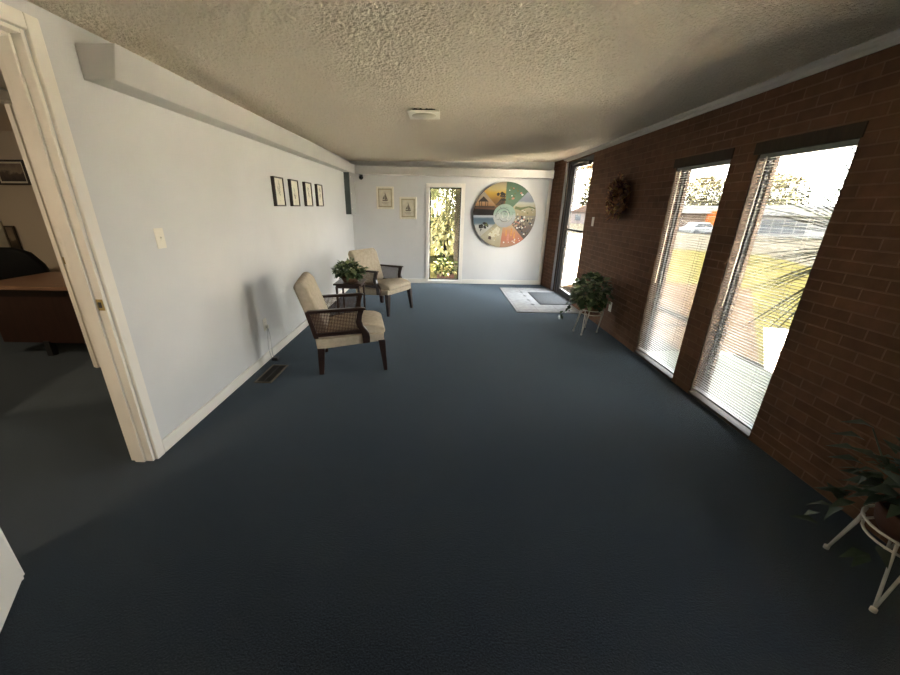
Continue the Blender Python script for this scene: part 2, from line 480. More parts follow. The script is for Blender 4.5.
# floor and ceiling
b = MB(); b.box(-7.0, XRO, Y0 - 0.1, YB + 0.14, -0.06, 0.0)
struct(b.build('floor', M['carpet']), 'dark navy carpet across the whole room', 'floor')
b = MB(); b.box(-7.0, XRO, Y0 - 0.1, YB + 0.14, ZC + 0.005, ZC + 0.08)
struct(b.build('ceiling', M['ceiling']), 'plain ceiling board above the texture', 'ceiling')
def popcorn(x0, x1, y0, y1, st, seed):
    """sprayed popcorn texture as real lumps hanging from the ceiling board"""
    nx, ny = int((x1 - x0) / st), int((y1 - y0) / st)
    g_ = np.random.default_rng(seed)
    a = g_.random((ny + 12, nx + 12)).astype(np.float32)
    def blur(q, k):
        for ax in (0, 1):
            for _ in range(k):
                q = (np.roll(q, 1, ax) + 2 * q + np.roll(q, -1, ax)) / 4
        return q
    f1 = blur(a, 1); f1 = (f1 - f1.mean()) / f1.std()
    h = np.clip(f1 * 0.5 + 0.45, 0, 1.25)[6:ny + 6, 6:nx + 6]
    xs = np.linspace(x0, x1, nx, dtype=np.float32); ys_ = np.linspace(y0, y1, ny, dtype=np.float32)
    X, Y = np.meshgrid(xs, ys_)
    co = np.stack([X, Y, ZC + 0.004 - h * 0.0054], -1).reshape(-1, 3)
    idx = np.arange(nx * ny).reshape(ny, nx)
    q = np.stack([idx[:-1, :-1], idx[1:, :-1], idx[1:, 1:], idx[:-1, 1:]], -1).reshape(-1, 4)
    me = bpy.data.meshes.new('ceiling')
    me.vertices.add(len(co)); me.vertices.foreach_set('co', co.ravel())
    me.loops.add(q.size); me.loops.foreach_set('vertex_index', q.ravel().astype(np.int32))
    me.polygons.add(len(q)); me.polygons.foreach_set('loop_start', np.arange(0, q.size, 4, dtype=np.int32))
    me.update(calc_edges=True)
    me.polygons.foreach_set('use_smooth', np.ones(len(q), dtype=bool))
    me.materials.append(M['ceiling'])
    o = bpy.data.objects.new('ceiling', me); COL.objects.link(o)
    return struct(o, 'tan popcorn textured ceiling', 'ceiling')
popcorn(XL + 0.002, XR - 0.005, 0.3, YB - 0.004, 0.0053, 3)

# left wall with doorway
b = MB()
XLO = -1.90
b.box(XLO, XL, OP[1], YB, 0, ZC); b.box(XLO, XL, Y0, OP[0], 0, ZC); b.box(XLO, XL, OP[0], OP[1], OZ, ZC)
struct(b.build('wall_left', M['wall']), 'pale grey painted wall on the left', 'wall')
# back wall with tall narrow window
BW = (-0.235, 0.378); BZ = (0.065, 1.85)
b = MB()
b.box(XLO, BW[0], YB, YB + 0.14, 0, ZC); b.box(BW[1], XRO, YB, YB + 0.14, 0, ZC)
b.box(BW[0], BW[1], YB, YB + 0.14, 0, BZ[0]); b.box(BW[0], BW[1], YB, YB + 0.14, BZ[1], ZC)
struct(b.build('wall_back', M['wall']), 'pale grey far wall with the narrow window', 'wall')
b = MB(); b.box(-7.0, XRO, Y0 - 0.1, Y0, 0, ZC)
struct(b.build('wall_front', M['wall']))
# brick wall on the right
b = MB()
ys = [Y0, W_FILL[0], W_FILL[1], W2[0], W2[1], W1[0], W1[1], DR[0], DR[1], YB]
for i in range(0, len(ys), 2):
    b.box(XR, XRO, ys[i], ys[i + 1], 0, ZC)
for a in (W1, W2, W_FILL):
    b.box(XR, XRO, a[0], a[1], 0, (0.95 if a is W_FILL else WZ[0]) - 0.02); b.box(XR, XRO, a[0], a[1], WZ[1] + 0.075, ZC)
b.box(XR, XRO, DR[0], DR[1], DZ + 0.03, ZC)
b.prism([(XR, DR[1]), (XR, YB), (2.085, YB)], 0, ZC, 'z')
struct(b.build('wall_right', M['brick']), 'brown brick wall on the right', 'wall')

# hallway and office beyond the doorway
XH = -3.28
b = MB()
b.box(XH - 0.085, XH, 3.12, 4.70, 0, ZC); b.box(XH - 0.085, XH, Y0, 2.2, 0, ZC); b.box(XH - 0.085, XH, 2.2, 3.12, 2.23, ZC)
b.box(XH, XLO, 4.0, 4.12, 0, ZC)
struct(b.build('wall_hall', M['wall']), 'hallway walls beyond the left doorway', 'wall')
b = MB(); b.box(-7.0, XH - 0.085, 4.70, 4.82, 0, ZC); b.box(-7.1, -7.0, Y0, 4.82, 0, ZC)
struct(b.build('wall_office', M['office_wall']), 'tan office walls behind the desk', 'wall')

# baseboards
def baseboard(name, x0, x1, y0, y1):
    b = MB(); b.box(x0, x1, y0, y1, 0, 0.088)
    struct(b.build(name, M['trim'], bevel=0.004))
baseboard('baseboard_left', XL, XL + 0.016, 1.868, YB - 0.002)
baseboard('baseboard_back', XL + 0.017, -0.302, YB - 0.016, YB)
baseboard('baseboard_back', 0.446, 2.02, YB - 0.016, YB)
baseboard('baseboard_office', -6.99, XH - 0.09, 4.684, 4.699)

# soffits along left and back walls
b = MB()
A = [b.bm.verts.new(p) for p in ((XL, 2.03, 2.068), (-1.603, 2.03, 2.068), (-1.562, 2.03, 2.216), (XL, 2.03, 2.216))]
B = [b.bm.verts.new(p) for p in ((XL, YB, 2.066), (-1.632, YB, 2.066), (-1.612, YB, 2.208), (XL, YB, 2.208))]
b.bm.faces.new(A[::-1]); b.bm.faces.new(B)
for k in range(4): b.bm.faces.new((A[k], A[(k + 1) % 4], B[(k + 1) % 4], B[k]))
struct(b.build('trim_1', M['soffit'], bevel=0.004), 'boxed soffit running along the left wall', 'soffit')
b = MB()
A = [b.bm.verts.new(p) for p in ((-1.605, 7.21, 2.060), (-1.605, YB, 2.068), (-1.605, YB, 2.208), (-1.605, 7.21, 2.196))]
B = [b.bm.verts.new(p) for p in ((2.025, 7.21, 1.998), (2.025, YB, 2.005), (2.025, YB, 2.145), (2.025, 7.21, 2.135))]
b.bm.faces.new(A[::-1]); b.bm.faces.new(B)
for k in range(4): b.bm.faces.new((A[k], A[(k + 1) % 4], B[(k + 1) % 4], B[k]))
struct(b.build('trim_2', M['soffit'], bevel=0.004), 'boxed soffit across the far wall', 'soffit')
# corner strip of the back wall and crown strip of the brick wall
b = MB(); b.box(2.02, 2.075, YB - 0.02, YB, 0, 2.0)
struct(b.build('trim_3', M['trim'], bevel=0.003))
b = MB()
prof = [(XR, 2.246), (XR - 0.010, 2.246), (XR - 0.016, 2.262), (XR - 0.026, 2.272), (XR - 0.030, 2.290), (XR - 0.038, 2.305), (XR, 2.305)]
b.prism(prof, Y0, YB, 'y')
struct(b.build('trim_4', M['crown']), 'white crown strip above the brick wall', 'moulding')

# doorway casings
def casing(name, xa, xb, y0, y1, top, wd, label=None):
    b = MB()
    b.box(xa, xb, y1, y1 + wd, 0, top + wd)
    b.box(xa, xb, y0 - wd, y0, 0, top + wd)
    b.box(xa, xb, y0, y1, top, top + wd)
    return struct(b.build(name, M['trim'], bevel=0.005), label, 'door trim')
casing('trim_5', XL - 0.001, XL + 0.019, OP[0], OP[1], OZ, 0.062, 'white casing around the near left doorway')
casing('trim_6', XLO - 0.019, XLO + 0.001, OP[0], OP[1], OZ, 0.062)
b = MB()                      # jamb lining with door stop
b.box(XLO, XL, OP[1] - 0.018, OP[1], 0, OZ); b.box(XLO, XL, OP[0], OP[0] + 0.018, 0, OZ); b.box(XLO, XL, OP[0] + 0.018, OP[1] - 0.018, OZ - 0.018, OZ)
b.box(XLO + 0.035, XL - 0.045, OP[1] - 0.031, OP[1] - 0.018, 0, OZ - 0.018); b.box(XLO + 0.035, XL - 0.045, OP[0] + 0.018, OP[0] + 0.031, 0, OZ - 0.018)
b.box(XLO + 0.035, XL - 0.045, OP[0] + 0.031, OP[1] - 0.031, OZ - 0.031, OZ - 0.018)
jam = struct(b.build('trim_7', M['trim'], bevel=0.003), 'white jamb of the near left doorway', 'door jamb')
b = MB(); b.box(XL - 0.040, XL - 0.006, OP[1] - 0.0205, OP[1] - 0.017, 0.97, 1.03); b.box(XL - 0.034, XL - 0.016, OP[1] - 0.0215, OP[1] - 0.0205, 0.985, 1.015, 1)
b.build('strike_plate', [M['brass'], M['blackplastic']], jam)
casing('trim_8', XH - 0.001, XH + 0.017, 2.2, 3.10, 2.225, 0.060, 'white casing around the office doorway')
b = MB()
b.box(XH - 0.085, XH, 3.095, 3.12, 0, 2.23); b.box(XH - 0.085, XH, 2.2, 2.218, 0, 2.23); b.box(XH - 0.085, XH, 2.218, 3.095, 2.21, 2.23)
b.box(XH - 0.060, XH - 0.030, 3.084, 3.095, 0, 2.21)
jam2 = struct(b.build('trim_9', M['trim'], bevel=0.003))
b = MB(); b.box(XH - 0.028, XH - 0.004, 3.0915, 3.0955, 1.0, 1.06)
b.build('strike_plate', M['brass'], jam2)

# white door leaf folded back into the room at bottom left
dl = bpy.data.objects.new('door_2', None); COL.objects.link(dl)
dl.location = (-1.742, 1.03, 0); dl.rotation_euler = (0, 0, math.atan2(-0.234, 0.165))
struct(dl, 'white door leaf swung open at the lower left', 'door')
b = MB(); b.box(0.0, 0.76, -0.036, 0.0, 0.012, 2.15)
lf = b.build('door_leaf', M['trim'], dl, bevel=0.003)
b = MB()
for z in (0.25, 1.9):
    b.tube([(-0.004, -0.040, z - 0.05), (-0.004, -0.040, z + 0.05)], 0.007)
b.build('hinge', M['brass'], dl)
b = MB(); b.lathe([(0.012, 0.0), (0.012, 0.03), (0.028, 0.04), (0.03, 0.055), (0.02, 0.065)], (0.70, 0, 1.0), 16, axis='y')
b.build('door_knob', M['brass'], dl)

# ------------------------------------------------------------------ windows on the brick wall
def window(idx, ya, yb, zlow=WZ[0]):
    g = bpy.data.objects.new('window_%d' % idx, None); COL.objects.link(g)
    g.location = (XR, (ya + yb) / 2, 0)
    lab = {1: 'tall window farther along the brick wall', 2: 'tall window nearer the camera in the brick wall'}.get(idx)
    struct(g, lab, 'window')
    h = (yb - ya) / 2
    z0, z1 = zlow, WZ[1]
    b = MB(); fx0, fx1, fw = 0.075, 0.096, 0.024
    b.box(fx0, fx1, -h, -h + fw, z0, z1); b.box(fx0, fx1, h - fw, h, z0, z1)
    b.box(fx0, fx1, -h + fw, h - fw, z0, z0 + fw); b.box(fx0, fx1, -h + fw, h - fw, z1 - fw, z1)
    b.build('window_frame', M['alu'], g, bevel=0.003)
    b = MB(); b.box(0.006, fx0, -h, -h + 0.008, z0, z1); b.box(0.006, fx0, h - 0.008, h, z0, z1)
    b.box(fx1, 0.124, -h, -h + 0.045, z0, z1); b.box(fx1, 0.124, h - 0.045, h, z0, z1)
    b.build('reveal_shade', M['lintel'], g)  # dark boards put shade into the colour of the brick reveals
    b = MB(); b.box(0.082, 0.086, -h + fw, h - fw, z0 + fw, z1 - fw)
    b.build('pane', M['glass'], g)
    b = MB(); b.box(-0.012, 0.10, -h, h, z0 - 0.022, z0)
    b.build('sill', M['sill'], g, bevel=0.003)
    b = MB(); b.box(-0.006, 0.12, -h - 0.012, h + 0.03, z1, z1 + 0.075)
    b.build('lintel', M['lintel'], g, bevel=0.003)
    return g
window(1, *W1); window(2, *W2); window(3, *W_FILL, 0.95)  # the last one is the added, unseen light opening

def blind(ya, yb, label):
    c = (ya + yb) / 2
    t = thing('venetian_blind', label, 'blinds', (XR + 0.026, c, 0), 0, 'white blinds in the brick wall windows')
    h = (yb - ya) / 2 - 0.012
    zt = WZ[1] - 0.002
    b = MB(); b.box(-0.014, 0.014, -h, h, zt - 0.028, zt)
    b.build('headrail', M['slat'], t, bevel=0.002)
    pitch = 0.0203
    n = int((zt - 0.035 - (WZ[0] + 0.03)) / pitch)
    b = MB()
    rnd = random.Random(4)
    for i in range(n):
        z = zt - 0.042 - i * pitch
        k = 5
        tilt = math.radians(-6.5 + rnd.uniform(-2, 2))
        sh = rnd.uniform(-0.0025, 0.0025)
        rows = []
        for j in range(k):
            u = (j / (k - 1) - 0.5) * 0.025
            zz = z + u * math.tan(tilt) + 0.0018 * (1 - (2 * u / 0.025) ** 2)
            rows.append([b.bm.verts.new((u, -h + 0.002 + sh, zz)), b.bm.verts.new((u, h - 0.002 + sh, zz + rnd.uniform(-0.001, 0.001)))])
        for a, d in zip(rows, rows[1:]):
            f = b.bm.faces.new((a[0], a[1], d[1], d[0])); f.smooth = True
    s_ = b.build('slats', M['slat'], t)
    md = s_.modifiers.new('thick', 'SOLIDIFY'); md.thickness = 0.0007
    zb = zt - 0.042 - n * pitch
    b = MB(); b.box(-0.012, 0.012, -h, h, zb - 0.006, zb + 0.006)
    b.build('bottom_rail', M['slat'], t, bevel=0.002)
    b = MB()
    for y in (-h * 0.62, h * 0.62):
        for x in (-0.0135, 0.0135):
            b.tube([(x, y, zt - 0.03), (x, y, zb)], 0.0007, 5)
    b.build('ladder_cord', M['slat'], t)
    b = MB(); b.tube([(-0.022, h - 0.07, zt - 0.02), (-0.024, h - 0.07, 0.80)], 0.0042, 6)
    b.build('tilt_wand', M['plate'], t)
blind(W1[0], W1[1], 'white venetian blind in the window farther from the camera, beside the wreath')
blind(W2[0], W2[1], 'white venetian blind in the nearer brick wall window, spiky fronds behind it')

# ------------------------------------------------------------------ narrow window in the back wall
g = bpy.data.objects.new('window_4', None); COL.objects.link(g); g.location = (0.0715, YB, 0)
struct(g, 'tall narrow window in the far wall looking onto a palm', 'window')
hw = (BW[1] - BW[0]) / 2
b = MB(); cw = 0.07
b.box(-hw - cw, -hw, -0.02, 0.002, 0.0, BZ[1] + cw); b.box(hw, hw + cw, -0.02, 0.002, 0.0, BZ[1] + cw)
b.box(-hw, hw, -0.02, 0.002, BZ[1], BZ[1] + cw); b.box(-hw, hw, -0.02, 0.002, 0.0, BZ[0])
b.build('window_casing', M['trim'], g, bevel=0.006)
b = MB()
for s in (-1, 1):
    b.box(min(s * hw, s * (hw - 0.022)), max(s * hw, s * (hw - 0.022)), 0.07, 0.10, BZ[0], BZ[1])
b.box(-hw, hw, 0.07, 0.10, BZ[1] - 0.022, BZ[1]); b.box(-hw, hw, 0.07, 0.10, BZ[0], BZ[0] + 0.022)
b.build('window_frame', M['bronze'], g)
b = MB(); b.box(-hw + 0.022, hw - 0.022, 0.083, 0.087, BZ[0] + 0.022, BZ[1] - 0.022)
b.build('pane', M['glass'], g)

# ------------------------------------------------------------------ entry door
d = bpy.data.objects.new('door_1', None); COL.objects.link(d); d.location = (XR, 0, 0)
struct(d, 'glass entry door in a dark bronze frame', 'door')
b = MB()
b.box(0.02, 0.12, DR[1] - 0.07, DR[1], 0, DZ + 0.03); b.box(0.02, 0.12, DR[0], DR[0] + 0.05, 0, DZ + 0.03)
b.box(0.02, 0.12, DR[0] + 0.05, DR[1] - 0.07, DZ - 0.03, DZ + 0.03)
b.build('door_frame', M['bronze'], d, bevel=0.003)
b = MB()
b.box(0.030, 0.052, DR[1] - 0.125, DR[1] - 0.070, 0, DZ - 0.03); b.box(0.012, 0.02, DR[1] - 0.055, DR[1] - 0.025, 0, DZ)
b.box(0.03, 0.08, DR[1] - 0.135, DR[1] - 0.11, 0, DZ - 0.03)
b.build('weather_strip', M['bronze2'], d)
b = MB()
for y0, y1, pr in ((0.0, 0.045, 0.014), (0.055, 0.085, 0.022), (0.095, 0.155, 0.012)):
    b.box(-pr, 0.004, DR[1] + y0, DR[1] + y1, 0.0, DZ + 0.03)
b.build('side_post', M['postgrey'], d, bevel=0.002)
b = MB(); b.box(-0.006, 0.004, DR[1] - 0.01, DR[1] + 0.165, 0.0, DZ + 0.03); b.build('post_back', M['bronze'], d)
b = MB(); da, db = DR[0] + 0.055, DR[1] - 0.15
b.box(0.04, 0.085, db - 0.06, db, 0.01, DZ - 0.035); b.box(0.04, 0.085, da, da + 0.06, 0.01, DZ - 0.035)
b.box(0.04, 0.085, da + 0.06, db - 0.06, 0.01, 0.11); b.box(0.04, 0.085, da + 0.06, db - 0.06, DZ - 0.075, DZ - 0.035)
lf = b.build('door_leaf', M['bronze'], d, bevel=0.003)
b = MB(); b.box(0.060, 0.065, da + 0.06, db - 0.06, 0.11, DZ - 0.075)
b.build('pane', M['glass'], lf)
b = MB(); b.tube([(0.015, da + 0.04, 1.155), (0.015, db - 0.03, 1.155)], 0.017, 10); b.tube([(0.02, da + 0.04, 0.86), (0.02, db - 0.03, 0.86)], 0.009, 8)
for y in (da + 0.06, db - 0.05): b.tube([(0.015, y, 1.155), (0.045, y, 1.155)], 0.010, 8); b.tube([(0.02, y, 0.86), (0.045, y, 0.86)], 0.007, 8)
b.build('push_bar', M['bronze'], lf)
b = MB(); b.box(-0.005, 0.04, 5.95, 6.25, DZ - 0.10, DZ - 0.04); b.box(0.0, 0.015, 6.2, 6.62, DZ - 0.03, DZ - 0.015)
b.build('door_closer', M['bronze2'], lf, bevel=0.004)
b = MB(); b.box(0.0, 0.12, DR[0], DR[1], 0.0, 0.012)
b.build('threshold', M['bronze'], d)

# entry tiles with inset diamonds, and the mat
b = MB(); b.box(1.18, 2.17, 5.335, 7.10, 0.0, 0.008)
struct(b.build('floor_tiles', M['tile'], loc=(0, 0, 0)), 'white tile landing inside the entry door', 'tiles')
b = MB()
for y in (5.80, 6.10, 6.41, 6.71):
    k = 0.035
    b.prism([(1.525 - k, y), (1.525, y - k), (1.525 + k, y), (1.525, y + k)], 0.008, 0.0088, 'z')
struct(b.build('tile_inset', M['rubber'])).parent = bpy.data.objects['floor_tiles']
t = thing('door_mat', 'grey rectangular door mat on the white entry tiles', 'mat', (1.90, 6.25, 0.0085))
b = MB(); b.box(-0.235, 0.235, -0.43, 0.43, 0.0, 0.010); b.build('pile', M['mat'], t, bevel=0.003)
b = MB()
b.box(-0.255, -0.235, -0.45, 0.45, 0, 0.007); b.box(0.235, 0.255, -0.45, 0.45, 0, 0.007); b.box(-0.235, 0.235, -0.45, -0.43, 0, 0.007); b.box(-0.235, 0.235, 0.43, 0.45, 0, 0.007)
b.build('rubber_border', M['rubber'], t)

# ------------------------------------------------------------------ armchairs
def make_chair(label):
    t = thing('armchair', label, 'armchair', (0, 0, 0), 0, 'pair of cane sided armchairs')
    b = MB()     # seat: upholstered apron and domed cushion in one
    nx, ny = 14, 12
    b.prism([(-0.32, 0.245), (0.295, 0.300), (0.300, 0.378), (-0.33, 0.350)], -0.285, 0.285, 'y')
    s = b.build('seat_apron', M['uphol'], t, bevel=0.012, seg=3)
    b = MB()
    b.prism([(-0.33, 0.33), (0.305, 0.365), (0.318, 0.395), (0.300, 0.425), (0.24, 0.450), (0.12, 0.462), (-0.1, 0.43), (-0.32, 0.39)], -0.262, 0.262, 'y')
    b.build('seat', M['uphol'], t, bevel=0.028, seg=4, smooth=True)
    b = MB()     # backrest
    b.prism([(-0.33, 0.36), (-0.405, 0.60), (-0.475, 0.83), (-0.445, 0.880), (-0.395, 0.885), (-0.345, 0.83), (-0.275, 0.62), (-0.215, 0.42)], -0.265, 0.265, 'y')
    b.build('backrest', M['uphol'], t, bevel=0.03, seg=4, smooth=True)
    for sy in (-1, 1):
        y = sy * 0.287
        def yb_(a, c): return (min(sy * a, sy * c), max(sy * a, sy * c))
        ya, yc = yb_(0.268, 0.318)
        b = MB()
        b.prism([(-0.395, 0.600), (-0.37, 0.626), (-0.10, 0.634), (0.10, 0.640), (0.135, 0.634), (0.140, 0.620), (0.10, 0.612), (-0.10, 0.606)], ya, yc, 'y')
        arm = b.build('armrest', M['darkwood'], t, bevel=0.008, seg=3)
        ya, yc = yb_(0.270, 0.306)
        b = MB()
        outl = [(0.125, 0.616), (0.105, 0.562), (0.098, 0.510), (0.110, 0.465), (0.140, 0.425), (0.162, 0.390), (0.168, 0.345), (0.165, 0.295)]
        inn = [(0.100, 0.290), (0.098, 0.345), (0.092, 0.39), (0.070, 0.43), (0.050, 0.47), (0.046, 0.51), (0.058, 0.562), (0.070, 0.616)]
        b.prism(outl + inn, ya, yc, 'y')
        b.build('arm_post', M['darkwood'], arm, bevel=0.006)
        b = MB()
        b.prism([(-0.395, 0.612), (-0.355, 0.612), (-0.295, 0.362), (-0.335, 0.360)], ya, yc, 'y')
        b.build('arm_post', M['darkwood'], arm, bevel=0.005)
        b = MB()
        b.prism([(-0.325, 0.374), (0.10, 0.392), (0.10, 0.422), (-0.325, 0.406)], ya, yc, 'y')
        b.build('side_rail', M['darkwood'], arm, bevel=0.004)
        # cane panel: woven lattice
        b = MB()
        y0, y1 = yb_(0.284, 0.2865)
        q0, q1 = yb_(0.2865, 0.289)
        x = -0.35
        while x < 0.085:
            zl = 0.406 + (x + 0.325) * 0.040
            if x < -0.305: zl = 0.406 + (-0.305 - x) / 0.05 * 0.20
            if x > 0.05: zl = max(zl, 0.406 + (x - 0.05) * 1.6)
            if zl < 0.604: b.box(x, x + 0.0046, y0, y1, zl, 0.610)
            x += 0.0135
        z = 0.412
        while z < 0.608:
            b.box(-0.305 - (z - 0.406) * 0.28, 0.085 if z < 0.46 else 0.055, q0, q1, z, z + 0.0046)
            z += 0.0135
        b.build('cane_panel', M['cane'], arm)
    for sx_ in (-1, 1):
        for sy in (-1, 1):
            b = MB()
            if sx_ > 0: p0, p1, r0, r1 = (0.275, sy * 0.262, 0.312), (0.302, sy * 0.29, 0.0), 0.032, 0.017
            else: p0, p1, r0, r1 = (-0.285, sy * 0.255, 0.258), (-0.30, sy * 0.285, 0.0), 0.034, 0.021
            P0, P1 = Vector(p0), Vector(p1)
            va = [b.bm.verts.new(P0 + Vector((i * r0, j * r0, 0))) for i, j in ((-1, -1), (1, -1), (1, 1), (-1, 1))]
            vb = [b.bm.verts.new(P1 + Vector((i * r1, j * r1, 0))) for i, j in ((-1, -1), (1, -1), (1, 1), (-1, 1))]
            b.bm.faces.new(va); b.bm.faces.new(vb[::-1])
            for i in range(4): b.bm.faces.new((va[i], vb[i], vb[(i + 1) % 4], va[(i + 1) % 4]))
            b.build('leg', M['darkwood'], t, bevel=0.004)
    return t
ch1 = make_chair('beige upholstered armchair with cane sides, nearer the camera, seen in profile')
ch2 = copy_tree(ch1)
ch2['label'] = 'beige upholstered armchair with cane sides, beyond the small plant table, angled forward'
ch1.location = (-0.8755, 3.406, 0); ch1.rotation_euler = (0, 0, math.radians(13))
ch2.location = (-0.848, 5.40, 0); ch2.rotation_euler = (0, 0, math.radians(-31))

# ------------------------------------------------------------------ side table and its plant
t = thing('side_table', 'small dark wooden side table between the two armchairs', 'table', (-1.165, 4.60, 0))
b = MB(); b.box(-0.175, 0.175, -0.18, 0.18, 0.562, 0.585); b.build('tabletop', M['darkwood'], t, bevel=0.006, seg=3)
b = MB(); b.box(-0.15, 0.15, -0.155, 0.155, 0.522, 0.562); b.build('apron', M['darkwood'], t)
for sx_ in (-1, 1):
    for sy in (-1, 1):
        b = MB(); b.lathe([(0.010, 0.0), (0.013, 0.03), (0.012, 0.2), (0.016, 0.30), (0.012, 0.34), (0.017, 0.38), (0.013, 0.42), (0.017, 0.50), (0.017, 0.54)], (sx_ * 0.14, sy * 0.145, 0), 10)
        b.build('leg', M['darkwood'], t)

def foliage(rnd, n, c, rad, zmin, L, W, mats_n=1, pale=0.2, trail=0.0):
    """dome of leaves around c with ellipsoid radii rad"""
    b = MB()
    for i in range(n):
        while True:
            u = Vector((rnd.uniform(-1, 1), rnd.uniform(-1, 1), rnd.uniform(-0.7, 1)))
            if 0.25 < u.length < 1: break
        p = Vector(c) + Vector((u.x * rad[0], u.y * rad[1], u.z * rad[2]))
        if p.z < zmin: p.z = zmin + rnd.uniform(0, 0.02)
        d_ = Vector((u.x + rnd.uniform(-.5, .5), u.y + rnd.uniform(-.5, .5), u.z * 0.5 + rnd.uniform(-.6, .4)))
        s = rnd.uniform(0.7, 1.25)
        b.leaf(p, d_, Vector((rnd.uniform(-.4, .4), rnd.uniform(-.4, .4), 1)), L * s, W * s, 1 if rnd.random() < pale else 0, rnd.uniform(0, .3))
    return b
rnd = random.Random(11)
t = thing('potted_plant', 'leafy variegated plant in a brown basket on the side table', 'plant', (-1.155, 4.58, 0.586))
b = MB(); b.lathe([(0.085, 0.0), (0.105, 0.03), (0.112, 0.06), (0.105, 0.085), (0.098, 0.085), (0.09, 0.07)], (0, 0, 0), 24); b.build('basket', M['basket'], t)
b = MB(); b.lathe([(0.0895, 0.055), (0.088, 0.072)], (0, 0, 0), 18); b.build('soil', M['soil'], t)
b = foliage(rnd, 340, (0, 0, 0.148), (0.180, 0.175, 0.112), 0.03, 0.068, 0.062, pale=0.38)
b.leaf((0.01, 0, 0.25), (0.1, 0, 1), (1, 0, 0), 0.09, 0.05); b.leaf((0.0, 0, 0.23), (-0.2, 0, 1), (1, 0, 0), 0.08, 0.05)
b.leaf((-0.17, 0, 0.17), (-1, 0, 0.1), (0, 0, 1), 0.09, 0.055)
b.build('foliage', [M['leaf'], M['leaf_pale']], t, fixn=False)
b = MB()
for i in range(14):
    a = rnd.uniform(0, 2 * PI); r = rnd.uniform(0.05, 0.15)
    b.tube([(0, 0, 0.07), (r * .4 * math.cos(a), r * .4 * math.sin(a), 0.14), (r * math.cos(a), r * math.sin(a), rnd.uniform(.12, .26))], 0.002, 5)
b.build('stem', M['leaf_dark'], t)

# ------------------------------------------------------------------ plant stands on the brick wall side
def clampx(o):            # leaves lie against the brick instead of entering it
    lim = XR - 0.008 - o.parent.location.x
    for v in o.data.vertices:
        if v.co.x > lim: v.co.x = lim - 0.004 * (v.index % 4)
def plant_stand(t, rz, ring_z, ring_r, leg_pts):
    """white metal stand: two rings and splayed hairpin legs"""
    for z, r in ((ring_z, ring_r), (ring_z - 0.055, ring_r * 0.9)):
        b = MB(); pts = [(r * math.cos(a * PI / 12), r * math.sin(a * PI / 12), z) for a in range(25)]
        b.tube(pts, 0.0055, 8, cap=False); b.build('ring', M['whitemetal'], t)
    for (fx, fy) in leg_pts:
        a = math.atan2(fy, fx); r = math.hypot(fx, fy)
        b = MB()
        for da in (-0.16, 0.16):
            k = ring_r * 0.97
            b.tube([(k * math.cos(a + da * 1.3), k * math.sin(a + da * 1.3), ring_z), (k * 1.04 * math.cos(a + da), k * 1.04 * math.sin(a + da), ring_z - 0.06),
                    (fx * 0.985, fy * 0.985, 0.012)], 0.0055, 8)
        b.lathe([(0.011, 0.0), (0.011, 0.016), (0.006, 0.02)], (fx, fy, 0), 10)
        b.build('leg', M['whitemetal'], t)
t1 = thing('plant_stand', 'white metal plant stand beside the entry door', 'plant stand', (1.925, 4.47, 0), 0, 'white metal plant stands')
plant_stand(t1, 0, 0.305, 0.135, [(-0.185, 0.02), (-0.14, -0.14), (0.10, -0.02), (0.02, 0.17)])
t = thing('potted_plant', 'bushy dark green trailing plant on the stand by the entry door', 'plant', (1.925, 4.47, 0.257))
b = MB(); b.lathe([(0.085, 0.0), (0.105, 0.08), (0.115, 0.12), (0.115, 0.14), (0.105, 0.14), (0.10, 0.11)], (0, 0, 0), 24); b.build('pot', M['basket'], t)
rnd = random.Random(5)
b = foliage(rnd, 420, (-0.045, 0.02, 0.25), (0.20, 0.25, 0.21), -0.03, 0.085, 0.072, pale=0.25)
for i in range(22):       # a trailing vine towards the door
    k = i / 21
    b.leaf((-0.12 - 0.10 * k + rnd.uniform(-.03, .03), 0.15 + 0.62 * k * 0.6 + rnd.uniform(-.03, .03), 0.16 - 0.40 * k ** 1.5), (rnd.uniform(-1, 1), rnd.uniform(-1, 1), rnd.uniform(-1, .4)), (0, 0, 1), 0.075, 0.05)
fo = b.build('foliage', [M['leaf'], M['leaf_pale']], t, fixn=False); clampx(fo)
b = MB(); b.tube([(0, 0.03, 0.14), (-0.10, 0.12, 0.19), (-0.16, 0.30, 0.05), (-0.21, 0.50, -0.22)], 0.0028, 6)
for i in range(9):
    a = i * 0.7; b.tube([(0, 0, 0.12), (0.07 * math.cos(a), 0.07 * math.sin(a), 0.22), (0.15 * math.cos(a), 0.15 * math.sin(a), 0.30)], 0.0028, 6)
b.build('stem', M['leaf_dark'], t)

